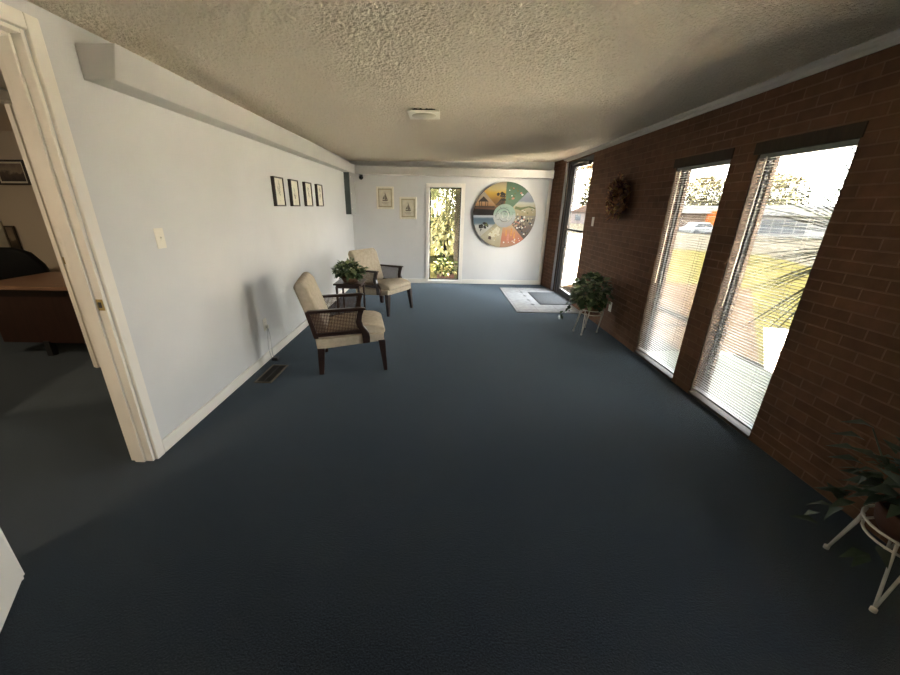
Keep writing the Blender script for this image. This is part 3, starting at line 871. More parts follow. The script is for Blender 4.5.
t2 = thing('plant_stand', 'white metal plant stand against the brick at the lower right', 'plant stand', (1.955, 1.17, 0), 0, 'white metal plant stands')
plant_stand(t2, 0, 0.27, 0.145, [(-0.107, 0.152), (-0.205, -0.135), (0.13, -0.14), (0.15, 0.14)])
t = thing('potted_plant', 'grey green trailing plant on the stand at the lower right', 'plant', (1.955, 1.17, 0.225))
b = MB(); b.lathe([(0.085, 0.0), (0.115, 0.05), (0.125, 0.10), (0.128, 0.13), (0.117, 0.13), (0.11, 0.10)], (0, 0, 0), 28); b.build('pot', M['terracotta'], t)
b = MB(); b.lathe([(0.10, 0.085), (0.108, 0.105)], (0, 0, 0), 18); b.build('soil', M['soil'], t)
rnd = random.Random(8)
b = foliage(rnd, 150, (0.0, 0.0, 0.245), (0.18, 0.22, 0.12), 0.10, 0.085, 0.046, pale=0.3)
for i in range(34):
    k = rnd.random(); a = rnd.choice((2.3, 2.6, 2.0, 1.7, 3.4))
    r = 0.10 + 0.16 * k
    b.leaf((r * math.cos(a), r * math.sin(a), 0.18 - 0.26 * k * k), (math.cos(a) + rnd.uniform(-.7, .7), math.sin(a) + rnd.uniform(-.7, .7), rnd.uniform(-1, .3)), (0, 0, 1), 0.10, 0.045, 1 if rnd.random() < .3 else 0)
for (px, py, pz) in ((-0.08, 0.22, 0.33), (-0.10, 0.20, 0.28), (-0.04, 0.24, 0.38), (-0.12, 0.16, 0.25)):
    b.leaf((px, py, pz), (-0.8, 0.3, 0.15), (0, 0, 1), 0.12, 0.05, 1)
fo = b.build('foliage', [M['leaf_dark'], M['leaf_grey']], t, fixn=False); clampx(fo)
b = MB()
for i in range(8):
    a = 0.4 + i * 0.8
    b.tube([(0, 0, 0.10), (0.09 * math.cos(a), 0.09 * math.sin(a), 0.22), (min(0.18 * math.cos(a), 0.16), 0.19 * math.sin(a), 0.20 + 0.08 * (i % 3 - 1))], 0.003, 6)
b.tube([(0, 0, 0.11), (-0.04, 0.16, 0.26), (-0.05, 0.24, 0.38)], 0.003, 6)
b.build('stem', M['leaf_grey'], t)

# ------------------------------------------------------------------ wall pictures
def frame_left(y, z, w_, h_, label, seed):
    t = thing('picture_frame', label, 'picture', (XL, y, z), 0, 'four small black framed pictures on the left wall')
    hw_, hh = w_ / 2, h_ / 2; fw = 0.014; dp = 0.036
    b = MB()
    b.box(0, dp, -hw_, -hw_ + fw, -hh, hh); b.box(0, dp, hw_ - fw, hw_, -hh, hh)
    b.box(0, dp, -hw_ + fw, hw_ - fw, -hh, -hh + fw); b.box(0, dp, -hw_ + fw, hw_ - fw, hh - fw, hh)
    b.build('frame', M['blackframe'], t, bevel=0.002)
    b = MB(); b.box(0.004, 0.026, -hw_ + fw, hw_ - fw, -hh + fw, hh - fw)
    r = random.Random(seed)
    x = 0.0265
    for k in range(7):           # loose sketch strokes
        cy_, cz_ = r.uniform(-.02, .02), r.uniform(-.07, .06)
        pts = [(x, cy_ + r.uniform(-.022, .022), cz_ + q * r.uniform(.006, .016)) for q in range(5)]
        b.tube(pts, 0.0014, 4, 1)
    b.tube([(x, -0.02, -hh * .62), (x, 0.012, -hh * .60)], 0.001, 4, 1)
    b.build('print', [M['paper'], M['ink']], t)
lab = ['small black framed sketch on the left wall, first of the four from the doorway',
       'small black framed sketch on the left wall, second of the four from the doorway',
       'small black framed sketch on the left wall, third of the four from the doorway',
       'small black framed sketch on the left wall, last of the four, nearest the far corner']
for i, (ya, yb_) in enumerate(((3.975, 4.215), (4.413, 4.645), (4.875, 5.115), (5.34, 5.58))):
    frame_left((ya + yb_) / 2, 1.637, yb_ - ya, 0.292, lab[i], 20 + i)

def frame_back(x, z, w_, h_, label, seed):
    t = thing('picture_frame', label, 'picture', (x, YB, z), 0, 'two cream framed ship prints on the far wall')
    hw_, hh = w_ / 2, h_ / 2; fw = 0.032
    b = MB()
    b.box(-hw_, -hw_ + fw, -0.026, 0, -hh, hh); b.box(hw_ - fw, hw_, -0.026, 0, -hh, hh)
    b.box(-hw_ + fw, hw_ - fw, -0.026, 0, -hh, -hh + fw); b.box(-hw_ + fw, hw_ - fw, -0.026, 0, hh - fw, hh)
    b.build('frame', M['paper'], t, bevel=0.006)
    b = MB()
    mw = 0.026
    b.box(-hw_ + fw, hw_ - fw, -0.017, -0.003, -hh + fw, hh - fw)
    b.build('mount', M['goldframe'], t)
    b = MB()
    b.box(-hw_ + fw + mw, hw_ - fw - mw, -0.0185, -0.017, -hh + fw + mw, hh - fw - mw)
    y = -0.0186
    sc = 1.0
    # small sailing ship: hull, masts, sails, water lines
    b.prism([(-0.045, -0.055), (0.045, -0.055), (0.06, -0.030), (-0.055, -0.032)], y - 0.0004, y, 'y', 1)
    b.prism([(-0.006, -0.03), (0.05, -0.025), (0.004, 0.09), (-0.002, 0.10)], y - 0.0004, y, 'y', 1)
    b.prism([(-0.05, -0.02), (-0.01, -0.02), (-0.010, 0.055)], y - 0.0004, y, 'y', 1)
    for q in range(3): b.box(-0.07 + q * .012, 0.07 - q * .01, y - 0.0003, y, -0.080 - q * 0.016, -0.076 - q * 0.016, 1)
    b.build('print', [M['paper2'], M['ink']], t)
frame_back(-1.099, 1.653, 0.336, 0.405, 'cream framed ship print on the far wall, higher one nearer the left corner', 1)
frame_back(-0.653, 1.470, 0.332, 0.408, 'cream framed ship print on the far wall, lower one nearer the narrow window', 2)

# ------------------------------------------------------------------ round beach picture
t = thing('round_wall_art', 'large round beach collage with eight picture wedges on the far wall', 'wall art', (1.222, YB, 1.352))
RA = 0.605
b = MB(); b.lathe([(RA - 0.004, -0.042), (RA, -0.038), (RA, 0.0), (RA - 0.02, 0.0)], (0, 0, 0), 96, axis='y')
b.build('backing_disc', M['blackframe'], t)
def P2(a, r):              # clockwise angle from the top in degrees
    return (r * math.sin(math.radians(a)), r * math.cos(math.radians(a)))
def wedge(name_label, a0, a1, mats, deco=None):
    b = MB()
    n = 14
    outer = [P2(a0 + (a1 - a0) * i / n, RA - 0.003) for i in range(n + 1)]
    inner = [P2(a1 - (a1 - a0) * i / n, 0.18) for i in range(n + 1)]
    b.prism(outer + inner, -0.0445, -0.0425, 'y', 0)
    if deco: deco(b)
    o = b.build('picture_wedge', mats, t)
    o['label'] = name_label
def flat(b, poly, mi):
    b.prism(poly, -0.0455, -0.0445, 'y', mi)
def blobs(b, seed, n, a0, a1, r0, r1, s0, s1, mis):
    r = random.Random(seed)
    for i in range(n):
        x, z = P2(r.uniform(a0 + 3, a1 - 3), r.uniform(r0, r1))
        s = r.uniform(s0, s1); k = 5; ph = r.uniform(0, 6)
        pl = [(x + s * r.uniform(.5, 1.1) * math.cos(ph + j * 2 * PI / k), z + s * r.uniform(.4, 1.0) * math.sin(ph + j * 2 * PI / k)) for j in range(k)]
        b.prism(pl, -0.0455 - i * 0.00001, -0.0445, 'y', r.choice(mis))
def dec(name, c): return pm('print_' + name, tuple(v * 0.75 for v in c), 0.4, 0.15, 30)
Pk = dec('black', (0.02, 0.016, 0.014)); Pd = dec('dark_brown', (0.07, 0.04, 0.025)); Pw = dec('white', (0.75, 0.72, 0.66)); Pg = dec('olive', (0.14, 0.16, 0.06))
Pt = dec('tan', (0.45, 0.38, 0.24)); Pp = dec('pink', (0.60, 0.25, 0.18)); Po = dec('orange', (0.65, 0.28, 0.07)); Pb = dec('slate', (0.08, 0.09, 0.11)); Pc = dec('cream', (0.62, 0.58, 0.44))
def W_top(b):
    blobs(b, 1, 14, 2, 43, .28, .55, .012, .04, [1, 2, 3, 3])
wedge('green picture wedge with small flowers', 0, 44, [mat_ramp('print_green', [(0, (0.12, 0.22, 0.14)), (.5, (0.16, 0.28, 0.17)), (1, (0.10, 0.18, 0.11))], 2, 0, .6, .5, 9), Pp, Pw, Pg], W_top)
def W_dune(b):
    flat(b, [(0.19, 0.12), (0.30, 0.10), (0.45, 0.15), (0.58, 0.12), (0.59, 0.14), (0.47, 0.175), (0.30, 0.15), (0.2, 0.17)], 1)
    blobs(b, 2, 10, 62, 88, .25, .56, .01, .03, [1, 2])
wedge('dune and grey sky picture wedge', 44, 90, [mat_ramp('print_dune', [(0, (0.42, 0.34, 0.18)), (.35, (0.52, 0.46, 0.28)), (.55, (0.62, 0.60, 0.50)), (.62, (0.30, 0.33, 0.40)), (1, (0.42, 0.46, 0.54))], 2, 0, .42, .12, 9), Pg, Pc], W_dune)
def W_crowd(b): blobs(b, 3, 90, 90, 136, .21, .58, .010, .030, [1, 1, 2, 3, 4, 5])
wedge('crowded beach picture wedge', 90, 137, [mat_ramp('print_crowd', [(0, (0.11, 0.09, 0.08)), (.5, (0.20, 0.14, 0.11)), (1, (0.34, 0.30, 0.22))], 2, -.42, 0, .7, 14), Pk, Pp, Pw, Pb, Pt], W_crowd)
def W_glow(b):
    for x, z, s in ((0.10, -0.42, .06), (0.16, -0.30, .05), (0.22, -0.36, .045), (0.06, -0.32, .04)):
        flat(b, [(x - s * .35, z - s * 1.6), (x + s * .35, z - s * 1.6), (x + s * .3, z + s), (x, z + s * 1.5), (x - s * .3, z + s)], 1 if s > .05 else 2)
    blobs(b, 4, 12, 140, 182, .5, .58, .01, .03, [3, 2])
wedge('orange glowing picture wedge', 137, 184, [mat_ramp('print_glow', [(0, (0.50, 0.30, 0.20)), (.4, (0.62, 0.20, 0.12)), (.8, (0.66, 0.36, 0.18)), (1, (0.55, 0.45, 0.30))], 2, -.6, -.18, .5, 7), Pp, Po, Pw], W_glow)
def W_sand(b):
    flat(b, [(-0.06, -0.25), (-0.12, -0.20), (-0.30, -0.36), (-0.24, -0.42), (-0.10, -0.38)], 1)
    blobs(b, 5, 12, 188, 225, .3, .57, .015, .045, [1, 2, 3])
wedge('pale sand and shells picture wedge', 184, 228, [mat_ramp('print_sand', [(0, (0.45, 0.40, 0.26)), (.5, (0.56, 0.52, 0.38)), (1, (0.40, 0.36, 0.24))], 2, -.6, -.12, .6, 8), Pc, Pt, Pd], W_sand)
def W_sea(b):
    blobs(b, 6, 26, 234, 252, .36, .52, .015, .04, [1, 1, 2])
    flat(b, [(-0.46, -0.30), (-0.445, -0.30), (-0.42, -0.19), (-0.435, -0.19)], 1)
wedge('blue sea and white sand picture wedge', 228, 270, [mat_ramp('print_sea', [(0, (0.62, 0.59, 0.50)), (.50, (0.70, 0.68, 0.62)), (.62, (0.16, 0.24, 0.30)), (.85, (0.10, 0.17, 0.23)), (.93, (0.46, 0.52, 0.58)), (1, (0.55, 0.58, 0.60))], 2, -.40, 0, .06, 9), Pk, Pg], W_sea)
def W_pier(b):
    flat(b, [(-0.52, 0.25), (-0.42, 0.345), (-0.32, 0.25)], 1)
    for x in (-0.50, -0.46, -0.38, -0.34): flat(b, [(x, .17), (x + .012, .17), (x + .012, .26), (x, .26)], 1)
    flat(b, [(-0.585, 0.145), (-0.2, 0.145), (-0.2, 0.165), (-0.585, 0.165)], 1)
    flat(b, [(-0.59, 0.0), (-0.185, 0.0), (-0.19, 0.10), (-0.585, 0.125)], 1)
wedge('pier at dusk picture wedge', 270, 316, [mat_ramp('print_pier', [(0, (0.05, 0.03, 0.02)), (.35, (0.16, 0.08, 0.05)), (.5, (0.50, 0.28, 0.14)), (.75, (0.45, 0.36, 0.28)), (1, (0.35, 0.33, 0.33))], 2, 0, .42, .15, 9), Pk], W_pier)
def W_sun(b):
    blobs(b, 7, 16, 335, 359, .22, .42, .02, .05, [1, 2])
    flat(b, [(-0.19, 0.19), (-0.02, 0.18), (-0.01, 0.30), (-0.12, 0.26)], 1)
wedge('golden sunset picture wedge', 316, 360, [mat_ramp('print_sunset', [(0, (0.10, 0.05, 0.02)), (.35, (0.35, 0.18, 0.04)), (.6, (0.70, 0.42, 0.06)), (.75, (0.62, 0.50, 0.24)), (1, (0.35, 0.30, 0.22))], 2, .13, .6, .2, 7), Pd, Pk], W_sun)
b = MB(); b.lathe([(0.212, -0.052), (0.216, -0.049), (0.216, -0.042)], (0.0, 0, -0.005), 48, axis='y')
r = random.Random(9)
for k in range(9):               # curled shell strokes
    c0 = r.uniform(0, 2 * PI); q0 = r.uniform(.03, .06) + k * .013
    pts = [(q0 * (1 + .25 * m_ / 7) * math.cos(c0 + m_ * .28), -0.0524, q0 * (1 + .25 * m_ / 7) * math.sin(c0 + m_ * .28)) for m_ in range(8)]
    b.tube(pts, [.0015, .003, .0045, .0055, .0055, .0045, .003, .0015], 5, 1 if k % 3 else 2)
for k in range(18):
    a = r.uniform(0, 2 * PI); q = r.uniform(.02, .17)
    x, z = q * math.cos(a), q * math.sin(a)
    b.tube([(x + r.uniform(-.04, .04), -0.0522, z + r.uniform(-.03, .03)), (x, -0.0524, z), (x + r.uniform(-.04, .04), -0.0522, z + r.uniform(-.03, .03))], r.uniform(.002, .004), 5, r.choice((1, 1, 2)))
o = b.build('centre_disc', [mat_ramp('print_shell', [(0, (0.42, 0.44, 0.46)), (.45, (0.55, 0.58, 0.58)), (.7, (0.34, 0.50, 0.40)), (1, (0.40, 0.52, 0.42))], 2, -.2, .2, .5, 10), Pb, Pw], t)
o['label'] = 'pale shell picture disc at the centre'

# ------------------------------------------------------------------ plates, switches, outlets
def plate(name, label, cat, loc, rz, w_, h_, kind):
    t = thing(name, label, cat, loc, rz)
    b = MB(); b.box(0, 0.006, -w_ / 2, w_ / 2, -h_ / 2, h_ / 2); b.build('cover_plate', M['plate'], t, bevel=0.003)
    if kind == 'switch':
        b = MB(); b.box(0.005, 0.008, -0.006, 0.006, -0.014, 0.014); b.box(0.008, 0.018, -0.004, 0.004, -0.001, 0.010); b.build('toggle', M['plate'], t)
    else:
        b = MB()
        for z in (-0.022, 0.022):
            b.box(0.005, 0.0085, -0.017, 0.017, z - 0.015, z + 0.015)
            b.box(0.0085, 0.0088, -0.009, -0.006, z - 0.002, z + 0.008, 1); b.box(0.0085, 0.0088, 0.006, 0.009, z - 0.002, z + 0.008, 1)
        b.build('socket', [M['plate'], M['blackplastic']], t)
    return t
plate('light_switch', 'cream light switch plate on the left wall near the doorway', 'light switch', (XL, 2.275, 1.30), 0, 0.075, 0.122, 'switch')
plate('wall_outlet', 'white outlet plate low on the left wall behind the near armchair', 'outlet', (XL, 3.405, 0.37), 0, 0.072, 0.125, 'outlet')
plate('light_switch', 'white double height switch plate on the brick between door and wreath', 'light switch', (XR, 5.475, 1.32), PI, 0.072, 0.122, 'switch')
plate('wall_outlet', 'white outlet plate low on the brick behind the plant stand', 'outlet', (XR, 4.50, 0.33), PI, 0.072, 0.122, 'outlet')
# cord from the left outlet to a little adapter on the carpet
t = thing('power_cord', 'thin grey cord hanging from the left wall outlet to a black adapter', 'cord', (XL, 3.405, 0))
b = MB(); b.box(0.009, 0.034, -0.014, 0.014, 0.272 + 0.06, 0.272 + 0.09); b.build('plug', M['plate'], t, bevel=0.003)
b = MB()
b.tube([(0.025, -0.004, 0.334), (0.026, -0.03, 0.24), (0.027, -0.05, 0.15), (0.032, -0.055, 0.10), (0.045, -0.05, 0.03), (0.058, -0.04, 0.018)], 0.0028, 6)
b.tube([(0.025, 0.004, 0.334), (0.022, 0.03, 0.25), (0.03, 0.01, 0.13), (0.045, -0.02, 0.05), (0.066, -0.035, 0.022)], 0.0028, 6)
b.build('cable', M['greysteel'], t)
b = MB(); b.box(0.05, 0.11, -0.07, -0.015, 0.0, 0.034); b.build('adapter', M['blackplastic'], t, bevel=0.006)

# floor vent
t = thing('floor_vent', 'dark bronze floor vent in the carpet beside the near armchair', 'vent', (-1.578, 3.045, 0))
b = MB(); fw = 0.018
b.box(-0.08, 0.08, -0.195, -0.195 + fw, 0, 0.006); b.box(-0.08, 0.08, 0.195 - fw, 0.195, 0, 0.006); b.box(-0.08, -0.08 + fw, -0.195 + fw, 0.195 - fw, 0, 0.006); b.box(0.08 - fw, 0.08, -0.195 + fw, 0.195 - fw, 0, 0.006)
b.build('rim', M['ventframe'], t, bevel=0.002)
b = MB(); b.box(-0.062, 0.062, -0.177, 0.177, 0.0005, 0.0015)
for i in range(26):
    y = -0.172 + i * 0.0136
    b.box(-0.062, 0.062, y, y + 0.005, 0.0015, 0.0045)
b.box(-0.003, 0.003, -0.177, 0.177, 0.0015, 0.0048)
b.build('louvre_grille', M['vent'], t)

# ceiling light (off)
t = thing('ceiling_light', 'square cream ceiling light with a round lens, switched off', 'ceiling light', (-0.172, 3.74, ZC))
b = MB(); b.box(-0.10, 0.10, -0.11, 0.11, -0.016, 0.004); b.build('junction_box', M['bronze'], t)
b = MB(); b.box(-0.14, 0.14, -0.15, 0.15, -0.030, -0.016); b.build('cover_plate', M['plate'], t, bevel=0.005)
b = MB(); b.lathe([(0.112, -0.030), (0.110, -0.034), (0.075, -0.040), (0.0005, -0.043)], (0, 0, 0), 32); b.build('lens', M['lens'], t)

# security camera
t = thing('security_camera', 'small black dome camera under the soffit in the far corner', 'camera', (-1.535, 7.42, 2.06))
b = MB(); b.lathe([(0.035, 0.0), (0.038, -0.012), (0.03, -0.018)], (0, 0, 0), 20); b.build('mount', M['blackplastic'], t)
b = MB(); b.lathe([(0.0005, -0.092), (0.022, -0.086), (0.040, -0.066), (0.044, -0.048), (0.036, -0.024), (0.02, -0.016)], (0, -0.01, 0), 20); b.build('camera_ball', M['blackplastic'], t)
b = MB(); b.lathe([(0.012, -0.06), (0.016, -0.056), (0.016, -0.03)], (0, 0, -0.052), 16, axis='y'); b.build('lens', M['carglass'], t)

# electrical panel in the far left corner
t = thing('electrical_panel', 'tall teal grey electrical panel box on the left wall in the far corner', 'panel box', (XL, 6.99, 1.355))
b = MB(); b.box(0, 0.098, 0, 0.38, 0, 0.712); b.build('box_body', M['teal'], t)
b = MB(); b.box(0.098, 0.106, -0.006, 0.386, -0.006, 0.712); b.build('cover', M['greysteel'], t, bevel=0.002)
for z in (0.10, 0.36, 0.64):
    b = MB(); b.lathe([(0.010, 0.0), (0.010, 0.004), (0.005, 0.006)], (0.106, 0.06, z), 10, axis='x'); b.build('cover_screw', M['plate'], t)

# wreath on the brick
t = thing('wreath', 'dried autumn leaf wreath hanging on the brick wall', 'wreath', (XR - 0.036, 4.66, 1.615))
rnd = random.Random(3)
b = MB(); pts = [(0, 0.148 * math.cos(a * PI / 16), 0.158 * math.sin(a * PI / 16)) for a in range(33)]
b.tube(pts, 0.026, 8, cap=False); b.build('vine_ring', M['wreath'], t)
b = MB()
for i in range(560):
    a = rnd.uniform(0, 2 * PI); q = rnd.gauss(0.150, 0.036)
    p = (rnd.uniform(-0.06, -0.01), q * 1.0 * math.cos(a), q * 1.08 * math.sin(a))
    d_ = (rnd.uniform(-1, 0.1), rnd.uniform(-.9, .9) - math.sin(a) * .6 + math.cos(a) * .4, rnd.uniform(-.9, .9) + math.cos(a) * .6 + math.sin(a) * .4)
    b.leaf(p, d_, (-1, rnd.uniform(-.5, .5), rnd.uniform(-.5, .5)), rnd.uniform(.05, .10), rnd.uniform(.02, .04), rnd.choice((0, 0, 0, 1, 2, 2)))
fo = b.build('dried_leaves', [M['wreath'], M['wreath2'], M['wreath3']], t, fixn=False)
for v in fo.data.vertices: v.co.x = min(v.co.x, 0.030)

# ------------------------------------------------------------------ office through the doorway
t = thing('desk', 'dark wooden office desk seen through the left doorways', 'desk', (-4.02, 3.70, 0))
b = MB(); b.box(-0.54, 0.54, -0.43, 0.38, 0.715, 0.75); b.build('desktop', M['desktop'], t, bevel=0.005)
b = MB(); b.box(-0.51, 0.51, -0.34, -0.31, 0.14, 0.715); b.build('front_panel', M['deskwood'], t, bevel=0.004)
b = MB(); b.box(-0.51, -0.12, -0.31, 0.34, 0.14, 0.715); b.build('drawer_pedestal', M['deskwood'], t)
b = MB(); b.box(0.16, 0.51, -0.31, 0.34, 0.14, 0.715); b.build('drawer_pedestal', M['deskwood'], t)
for x in (-0.04, 0.45):
    for y in (-0.325, 0.28):
        b = MB(); b.box(x - 0.03, x + 0.03, y - 0.03, y + 0.03, 0.0, 0.16 if x != -0.06 else 0.15); b.build('leg', M['blackplastic'], t)
t = thing('office_chair', 'black leather office chair back rising beside the desk', 'chair', (-5.06, 4.11, 0), math.radians(-66))
b = MB()
sec = [(-0.40, 0.60), (-0.36, 0.86), (-0.28, 0.985), (-0.10, 1.03), (0.12, 1.02), (0.25, 0.96), (0.34, 0.82), (0.40, 0.60)]
b.prism(sec, 0.02, 0.13, 'x'); b.build('backrest', M['black'], t, bevel=0.04, seg=4, smooth=True)
b = MB(); b.box(-0.42, 0.02, -0.27, 0.27, 0.43, 0.53); b.build('seat', M['black'], t, bevel=0.04, seg=4)
b = MB(); b.box(-0.02, 0.04, -0.05, 0.05, 0.46, 0.70); b.build('back_bracket', M['blackplastic'], t)
b = MB(); b.tube([(-0.18, 0, 0.06), (-0.18, 0, 0.44)], 0.03, 12); b.build('gas_post', M['blackplastic'], t)
for k in range(5):
    a = k * 2 * PI / 5 + 0.3
    b = MB(); b.tube([(-0.18, 0, 0.10), (-0.18 + 0.26 * math.cos(a), 0.26 * math.sin(a), 0.07)], [0.028, 0.018], 8)
    b.lathe([(0.02, -0.012), (0.027, -0.006), (0.027, 0.006), (0.02, 0.012)], (-0.18 + 0.27 * math.cos(a), 0.27 * math.sin(a), 0.0275), 12, axis='y')
    b.build('base_arm', M['blackplastic'], t)
def office_frame(x, z, w_, h_, label, lean=0.0, y=4.699):
    t = thing('picture_frame', label, 'picture', (x, y, z), 0)
    hw_, hh, fw = w_ / 2, h_ / 2, 0.022
    b = MB(); b.box(-hw_, -hw_ + fw, -0.022, 0, -hh, hh); b.box(hw_ - fw, hw_, -0.022, 0, -hh, hh); b.box(-hw_ + fw, hw_ - fw, -0.022, 0, -hh, -hh + fw); b.box(-hw_ + fw, hw_ - fw, -0.022, 0, hh - fw, hh)
    b.build('frame', M['blackframe'], t, bevel=0.003)
    b = MB(); b.box(-hw_ + fw, hw_ - fw, -0.012, -0.002, -hh + fw, hh - fw); b.build('mount', M['paper'], t)
    b = MB(); b.box(-hw_ + fw + .02, hw_ - fw - .02, -0.013, -0.012, -hh + fw + .02, hh - fw - .02); b.build('print', M['photo'], t)
office_frame(-5.30, 1.853, 0.40, 0.285, 'black framed old photograph on the tan office wall')
t = thing('picture_frame', 'narrow black frame standing beyond the desk against the tan wall', 'picture', (-5.575, 4.685, 1.055), 0)
b = MB(); b.box(-0.065, 0.065, -0.02, 0.0, -0.17, 0.17); b.build('frame', M['blackframe'], t, bevel=0.003)
b = MB(); b.box(-0.045, 0.045, -0.021, -0.02, -0.15, 0.15); b.build('print', M['photo'], t)
t = thing('filing_cabinet', 'cream filing cabinet at the left edge behind the office chair', 'cabinet', (-5.90, 4.52, 0))
b = MB(); b.box(-0.23, 0.23, -0.16, 0.165, 0.0, 1.44); b.build('cabinet_body', M['paper'], t, bevel=0.006)
for k in range(4):
    b = MB(); b.box(-0.21, 0.21, -0.172, -0.16, 0.05 + k * 0.345, 0.38 + k * 0.345); dr = b.build('drawer', M['paper'], t, bevel=0.003)
    b = MB(); b.box(-0.06, 0.06, -0.19, -0.172, 0.27 + k * 0.345, 0.29 + k * 0.345); b.build('handle', M['greysteel'], dr)
def fill_lamp(loc, label):  # unseen lamps added to brighten the rooms past the doorway
    t = thing('ceiling_light', label, 'ceiling light', loc)
    b = MB(); b.lathe([(0.16, 0.0), (0.16, -0.03), (0.14, -0.04)], (0, 0, 0), 24); b.build('lamp_base', M['plate'], t)
    b = MB(); b.lathe([(0.14, -0.04), (0.12, -0.075), (0.0005, -0.09)], (0, 0, 0), 24); b.build('lamp_shade', M['fillglow'], t)
fill_lamp((-4.55, 1.7, ZC + 0.005), 'round unseen ceiling lamp added to brighten the office')
fill_lamp((-2.6, -0.2, ZC + 0.005), 'round unseen ceiling lamp added to brighten the hallway')

# ------------------------------------------------------------------ outdoors: ground
ZG = -0.06
def ground(name, pts, mat, label=None, cat=None):
    b = MB(); b.face(pts); return struct(b.build(name, mat), label, cat)
b = MB(); b.prism([(XRO, 7.4), (3.35, 8.3), (8.9, 20.5), (9.6, 24), (XRO, 24)], ZG - 0.1, ZG + 0.010, 'z'); struct(b.build('entry_path', M['driveway']), 'sunlit white concrete path outside the entry door, shaped to bounce light in', 'path')  # bright outline shaped to reflect light through the door
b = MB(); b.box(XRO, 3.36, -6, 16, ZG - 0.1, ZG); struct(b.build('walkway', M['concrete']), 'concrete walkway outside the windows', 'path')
# pavers: bed between walkway and lawn
b = MB(); b.prism([(3.36, 3.55), (6.5, 7.65), (5.25, 8.2), (5.0, 16), (XRO, 16), (XRO, 4.0), (3.36, 4.0)], ZG - 0.1, ZG + 0.004, 'z'); struct(b.build('paver_bed', M['paver']), 'brick paved bed outside the windows', 'paving')
b = MB(); b.prism([(3.36, -6), (9.0, -6), (10.0, 9.0), (12.0, 14), (9.0, 16), (5.0, 16), (5.25, 8.2), (6.5, 7.65), (3.36, 3.55)], ZG - 0.1, ZG, 'z'); struct(b.build('lawn', M['lawn']), 'dry yellow lawn outside', 'lawn')
b = MB(); b.prism([(3.37, -9.0), (14.0, -9.0), (14.0, 2.6), (6.0, 3.6), (5.3, 4.75), (4.55, 4.95), (3.37, 3.50), (3.37, 3.0)], ZG, ZG + 0.006, 'z'); struct(b.build('driveway', M['driveway']), 'sunlit white concrete driveway, spread out of view to bounce light indoors', 'driveway')  # white sheet enlarged out of view as a reflector for the ceiling
b = MB()
for (xa, za, xb, zb_) in ((9.0, -0.14, 44.0, -1.55), (44.0, -1.55, 90.0, -1.55)):
    b.face([(xa, -30, za), (xb, -30, zb_), (xb, 90, zb_), (xa, 90, za)])
b.face([(5.0, 16, -0.10), (9.0, 16, -0.14), (9.0, 90, -0.9), (-30, 90, -0.9), (-30, 16, -0.1)])
struct(b.build('street', M['asphalt']), 'pale asphalt street and parking lot', 'street')
b = MB(); b.box(-12, XRO, 7.65, 16, ZG - 0.1, ZG); struct(b.build('back_garden_ground', M['lawn']))
# roof, its unseen eaves sized to keep direct sun out of the room
b = MB(); b.box(-7.5, 3.0, -4.5, 5.2, 2.48, 2.66); b.box(-7.5, 2.36, 5.2, 8.85, 2.48, 2.66); struct(b.build('roof', M['eave']), 'flat roof with unseen eaves sized to block the sun', 'roof')

# thatch fringe above the entry door
rnd = random.Random(2)
b = MB()
for i in range(900):
    y = rnd.uniform(6.3, 9.6); x = 3.22 + rnd.uniform(-0.06, 0.08)
    b.blade((x, y, 2.56 + rnd.uniform(-.03, .03)), (rnd.uniform(.0, .25), rnd.uniform(-.15, .15), -1), rnd.uniform(.22, .38), 0.018, 0.0, 0, 2)
tag(b.build('thatch_fringe', M['thatch'], fixn=False), 'straw thatch fringe hanging from the eave outside the entry door', 'thatch')

b = MB(); b.box(3.14, 3.34, 6.2, 9.7, 2.54, 2.66)
for y in (6.3, 7.4, 8.5): b.box(2.36, 3.14, y, y + 0.06, 2.56, 2.64)
struct(b.build('porch_beam', M['eave']), 'wooden porch beam outside the entry door', 'beam')
# yucca outside the near window
t = thing('yucca', 'spiky yucca with long grey green blades outside the nearer window', 'shrub', (3.62, 3.22, ZG))
b = MB(); b.tube([(0, 0, 0), (0.03, 0.02, 0.7), (-0.01, 0.0, 1.30)], [0.07, 0.06, 0.05], 10); b.build('trunk', M['trunk'], t)
rnd = random.Random(21)
b = MB()
for i in range(190):
    a = rnd.uniform(0, 2 * PI); e = rnd.uniform(-0.85, 1.2)
    d_ = (math.cos(a) * math.cos(e), math.sin(a) * math.cos(e), math.sin(e))
    b.blade((0, 0, 1.28 + e * 0.08), d_, rnd.uniform(.80, 1.12), 0.042, rnd.uniform(0.02, .25), 0, 5)
b.build('blades', M['yucca'], t, fixn=False)

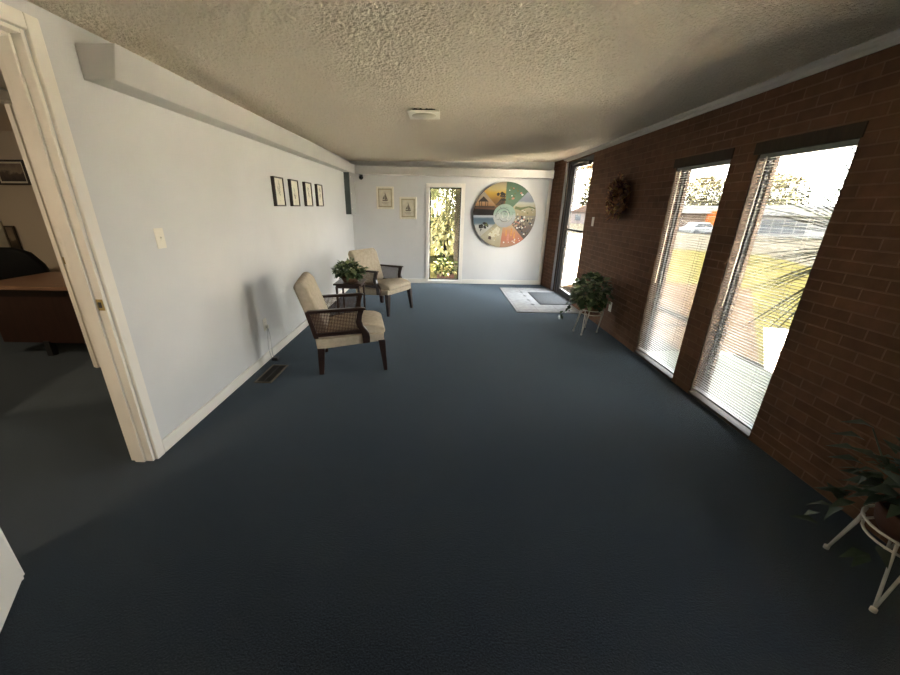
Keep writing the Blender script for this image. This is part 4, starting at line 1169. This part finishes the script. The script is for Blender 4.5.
# palm behind the narrow window
t = thing('palm_tree', 'palm with shaggy trunk and drooping fronds outside the narrow window', 'palm', (0.50, 9.35, ZG))
b = MB(); rnd = random.Random(31)
pts = [(0.02 * math.sin(i), 0.0, i * 0.12) for i in range(24)]
b.tube(pts, [0.16 + 0.02 * (i % 2) for i in range(24)], 14); b.build('trunk', M['trunk'], t)
for k in range(16):
    a = PI * 0.75 + k * 2 * PI / 16 + rnd.uniform(-.15, .15); L = rnd.uniform(1.3, 1.9)
    dry = k % 3 == 0
    b = MB(); spine = []
    for i in range(12):
        q = i / 11
        r = L * (0.75 * q); z = 2.15 + 0.35 * math.sin(q * PI * 0.7) - (1.5 if dry else 1.15) * q * q
        spine.append(Vector((r * math.cos(a), r * math.sin(a), z)))
    b.tube(spine, [0.014 - 0.001 * i for i in range(12)], 5)
    for i in range(1, 12):
        tng = (spine[i] - spine[i - 1]).normalized(); sd_ = tng.cross(Vector((0, 0, 1))).normalized()
        for m_ in (0.0, 0.5):
            p = spine[i - 1].lerp(spine[i], m_)
            for s in (-1, 1):
                b.blade(p, tng * 0.6 + sd_ * s * 0.9 + Vector((0, 0, -0.35)), 0.50 * (1.1 - 0.5 * abs(i / 11 - .4)), 0.030, 0.30, 0, 3)
    b.build('frond', M['palmdry'] if dry else M['palm'], t, fixn=False)
b = MB()
for i in range(120):
    a = rnd.uniform(0, 2 * PI); r_ = rnd.uniform(0.12, 0.5)
    b.blade((r_ * math.cos(a), r_ * math.sin(a), rnd.uniform(1.55, 2.35)), (math.cos(a) * rnd.uniform(-.2, .9) - 0.25, math.sin(a) * rnd.uniform(-.2, .9), -1), rnd.uniform(.5, 1.0), 0.022, rnd.uniform(0, .3), 0, 4)
b.build('dry_skirt', M['palmdry'], t, fixn=False)
# shrubs and planter
def shrub(name, label, cat, loc, rad, n, L, mats, seed, group=None, trunk=None, pale=0.0):
    t = thing(name, label, cat, loc, 0, group)
    rnd = random.Random(seed)
    b = MB()
    h0 = trunk or 0
    for i in range(n):
        while True:
            u = Vector((rnd.uniform(-1, 1), rnd.uniform(-1, 1), rnd.uniform(-1, 1)))
            if 0.35 < u.length < 1: break
        p = Vector((u.x * rad[0], u.y * rad[1], h0 + rad[2] + u.z * rad[2]))
        b.leaf(p, u + Vector((rnd.uniform(-.6, .6), rnd.uniform(-.6, .6), rnd.uniform(-.6, .6))), (0, 0, 1), L * rnd.uniform(.6, 1.3), L * 0.6, 1 if rnd.random() < pale else 0)
    b.build('foliage', mats, t, fixn=False)
    b = MB(); b.tube([(0, 0, 0), (0.05 * rad[0], 0, (h0 + rad[2]) * .6), (0, 0.05 * rad[1], h0 + rad[2])], [0.05 + 0.03 * rad[0], 0.04 + 0.02 * rad[0], 0.02], 8)
    b.build('trunk', M['bark'], t)
    return t
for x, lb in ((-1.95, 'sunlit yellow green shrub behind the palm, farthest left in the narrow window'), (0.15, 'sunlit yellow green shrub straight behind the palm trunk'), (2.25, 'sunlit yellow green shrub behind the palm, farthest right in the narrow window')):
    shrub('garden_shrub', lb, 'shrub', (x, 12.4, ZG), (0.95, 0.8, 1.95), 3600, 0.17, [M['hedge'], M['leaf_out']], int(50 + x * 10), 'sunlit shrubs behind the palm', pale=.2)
t = thing('window_planter', 'terracotta trough planter with ivy outside the foot of the narrow window', 'planter', (0.10, 7.86, ZG))
b = MB(); b.box(-0.17, 0.20, -0.11, 0.11, 0.0, 0.20); b.build('trough', M['terracotta'], t, bevel=0.008)
rnd = random.Random(17)
b = foliage(rnd, 240, (0.02, 0, 0.32), (0.27, 0.13, 0.19), 0.17, 0.085, 0.06, pale=0.25); b.build('foliage', [M['leaf_out'], M['hedge']], t, fixn=False)

# ------------------------------------------------------------------ outdoors: across the street
t = thing('shop_building', 'long white shop across the street with dark windows', 'building', (36.0, 42.0, -1.6), math.radians(-40))
b = MB(); b.box(-9, 7, 0, 6, 0, 2.5); b.build('wall', M['shopwhite'], t)
b = MB(); b.box(-9.3, 7.3, -0.6, 6.3, 2.5, 3.5); b.build('roof_fascia', M['shopwhite'], t)
for x0, x1 in ((-5.2, -4.2), (-1.2, 2.6), (4.0, 5.6)):
    b = MB(); b.box(x0, x1, -0.05, 0.0, 0.6, 2.2); fr = b.build('window', M['shopwhite'], t)
    n = max(1, int((x1 - x0) / 0.9))
    b = MB()
    for i in range(n):
        wx = (x1 - x0 - 0.1) / n
        b.box(x0 + 0.1 + i * wx, x0 + i * wx + wx, -0.07, -0.05, 0.7, 2.1)
    b.build('pane', M['shopglass'], fr)
t = thing('shop_building', 'low brown shop across the street behind the white car', 'building', (24.5, 44.0, -1.5), math.radians(-32))
b = MB(); b.box(-6, 4.5, 0, 6, 0, 2.6); b.build('wall', M['shopbrown'], t)
b = MB(); b.box(-6.3, 4.8, -1.2, 6.3, 2.6, 3.3); b.build('roof_fascia', M['shopwhite'], t)
for x0 in (-4.5, -2.0, 0.5):
    b = MB(); b.box(x0, x0 + 1.8, -0.06, 0.0, 0.3, 2.1); b.build('window', M['shopglass'], t)
t = thing('shop_sign', 'upright orange sign at the end of the brown shop', 'sign', (28.9, 41.9, -1.64), math.radians(-34))
b = MB(); b.box(-0.55, 0.55, -0.1, 0.1, 1.2, 3.0); b.build('sign_panel', M['orange'], t, bevel=0.04)
b = MB(); b.tube([(0, 0, 0), (0, 0, 1.25)], 0.08, 8); b.build('post', M['greysteel'], t)
t = thing('car', 'white car parked across the street, seen through the farther window', 'car', (26.3, 39.0, -0.99), math.radians(8))
b = MB(); b.prism([(-1.75, 0.25), (1.75, 0.25), (1.80, 0.55), (1.72, 0.68), (0.85, 0.76), (-1.6, 0.78), (-1.8, 0.6)], -0.75, 0.75, 'y'); b.build('body', M['carwhite'], t, bevel=0.08, seg=3)
b = MB(); b.prism([(-1.45, 0.75), (0.95, 0.75), (0.35, 1.18), (-0.95, 1.20)], -0.62, 0.62, 'y'); b.build('windows', M['carglass'], t, bevel=0.05)
b = MB(); b.prism([(0.38, 1.16), (0.30, 1.21), (-0.92, 1.24), (-0.98, 1.19)], -0.60, 0.60, 'y'); b.build('roof', M['carwhite'], t, bevel=0.02)
for x in (-1.08, 1.12):
    for y in (-0.74, 0.74):
        b = MB(); b.lathe([(0.20, -0.1), (0.30, -0.09), (0.30, 0.09), (0.20, 0.1)], (x, y, 0.30), 20, axis='y'); b.build('wheel', M['tyre'], t)
t = thing('house', 'small pinkish house across the street seen through the entry door', 'building', (19.6, 53.0, -0.75), math.radians(-18))
t.scale = (0.8, 0.8, 0.8)
b = MB(); b.box(-2.2, 2.2, 0, 4, 0, 2.2); b.build('wall', M['shoppink'], t)
b = MB(); b.prism([(-2.5, 2.2), (2.5, 2.2), (0, 3.3)], -0.4, 4.4, 'y'); b.build('roof', M['shopbrown'], t)
for x in (-1.4, 0.5):
    b = MB(); b.box(x, x + 0.9, -0.05, 0, 0.8, 1.8); b.build('window', M['shopglass'], t)
TR = [((17.5, 61.0, -0.9), (3.0, 2.4, 2.9), 1.2, 'bare yellowish tree behind the pink house, left in the door glass'),
      ((24.5, 61.5, -1.1), (3.0, 2.4, 3.0), 1.3, 'bare yellowish tree behind the pink house, right in the door glass'),
      ((41.0, 62.0, -1.5), (4.2, 2.5, 2.7), 2.3, 'yellow brown tree rising behind the white shop at its near end'),
      ((51.0, 60.5, -1.5), (4.6, 2.5, 2.8), 2.3, 'yellow brown tree rising behind the middle of the white shop'),
      ((61.0, 56.0, -1.5), (4.4, 2.5, 2.6), 2.3, 'yellow brown tree rising behind the far end of the white shop')]
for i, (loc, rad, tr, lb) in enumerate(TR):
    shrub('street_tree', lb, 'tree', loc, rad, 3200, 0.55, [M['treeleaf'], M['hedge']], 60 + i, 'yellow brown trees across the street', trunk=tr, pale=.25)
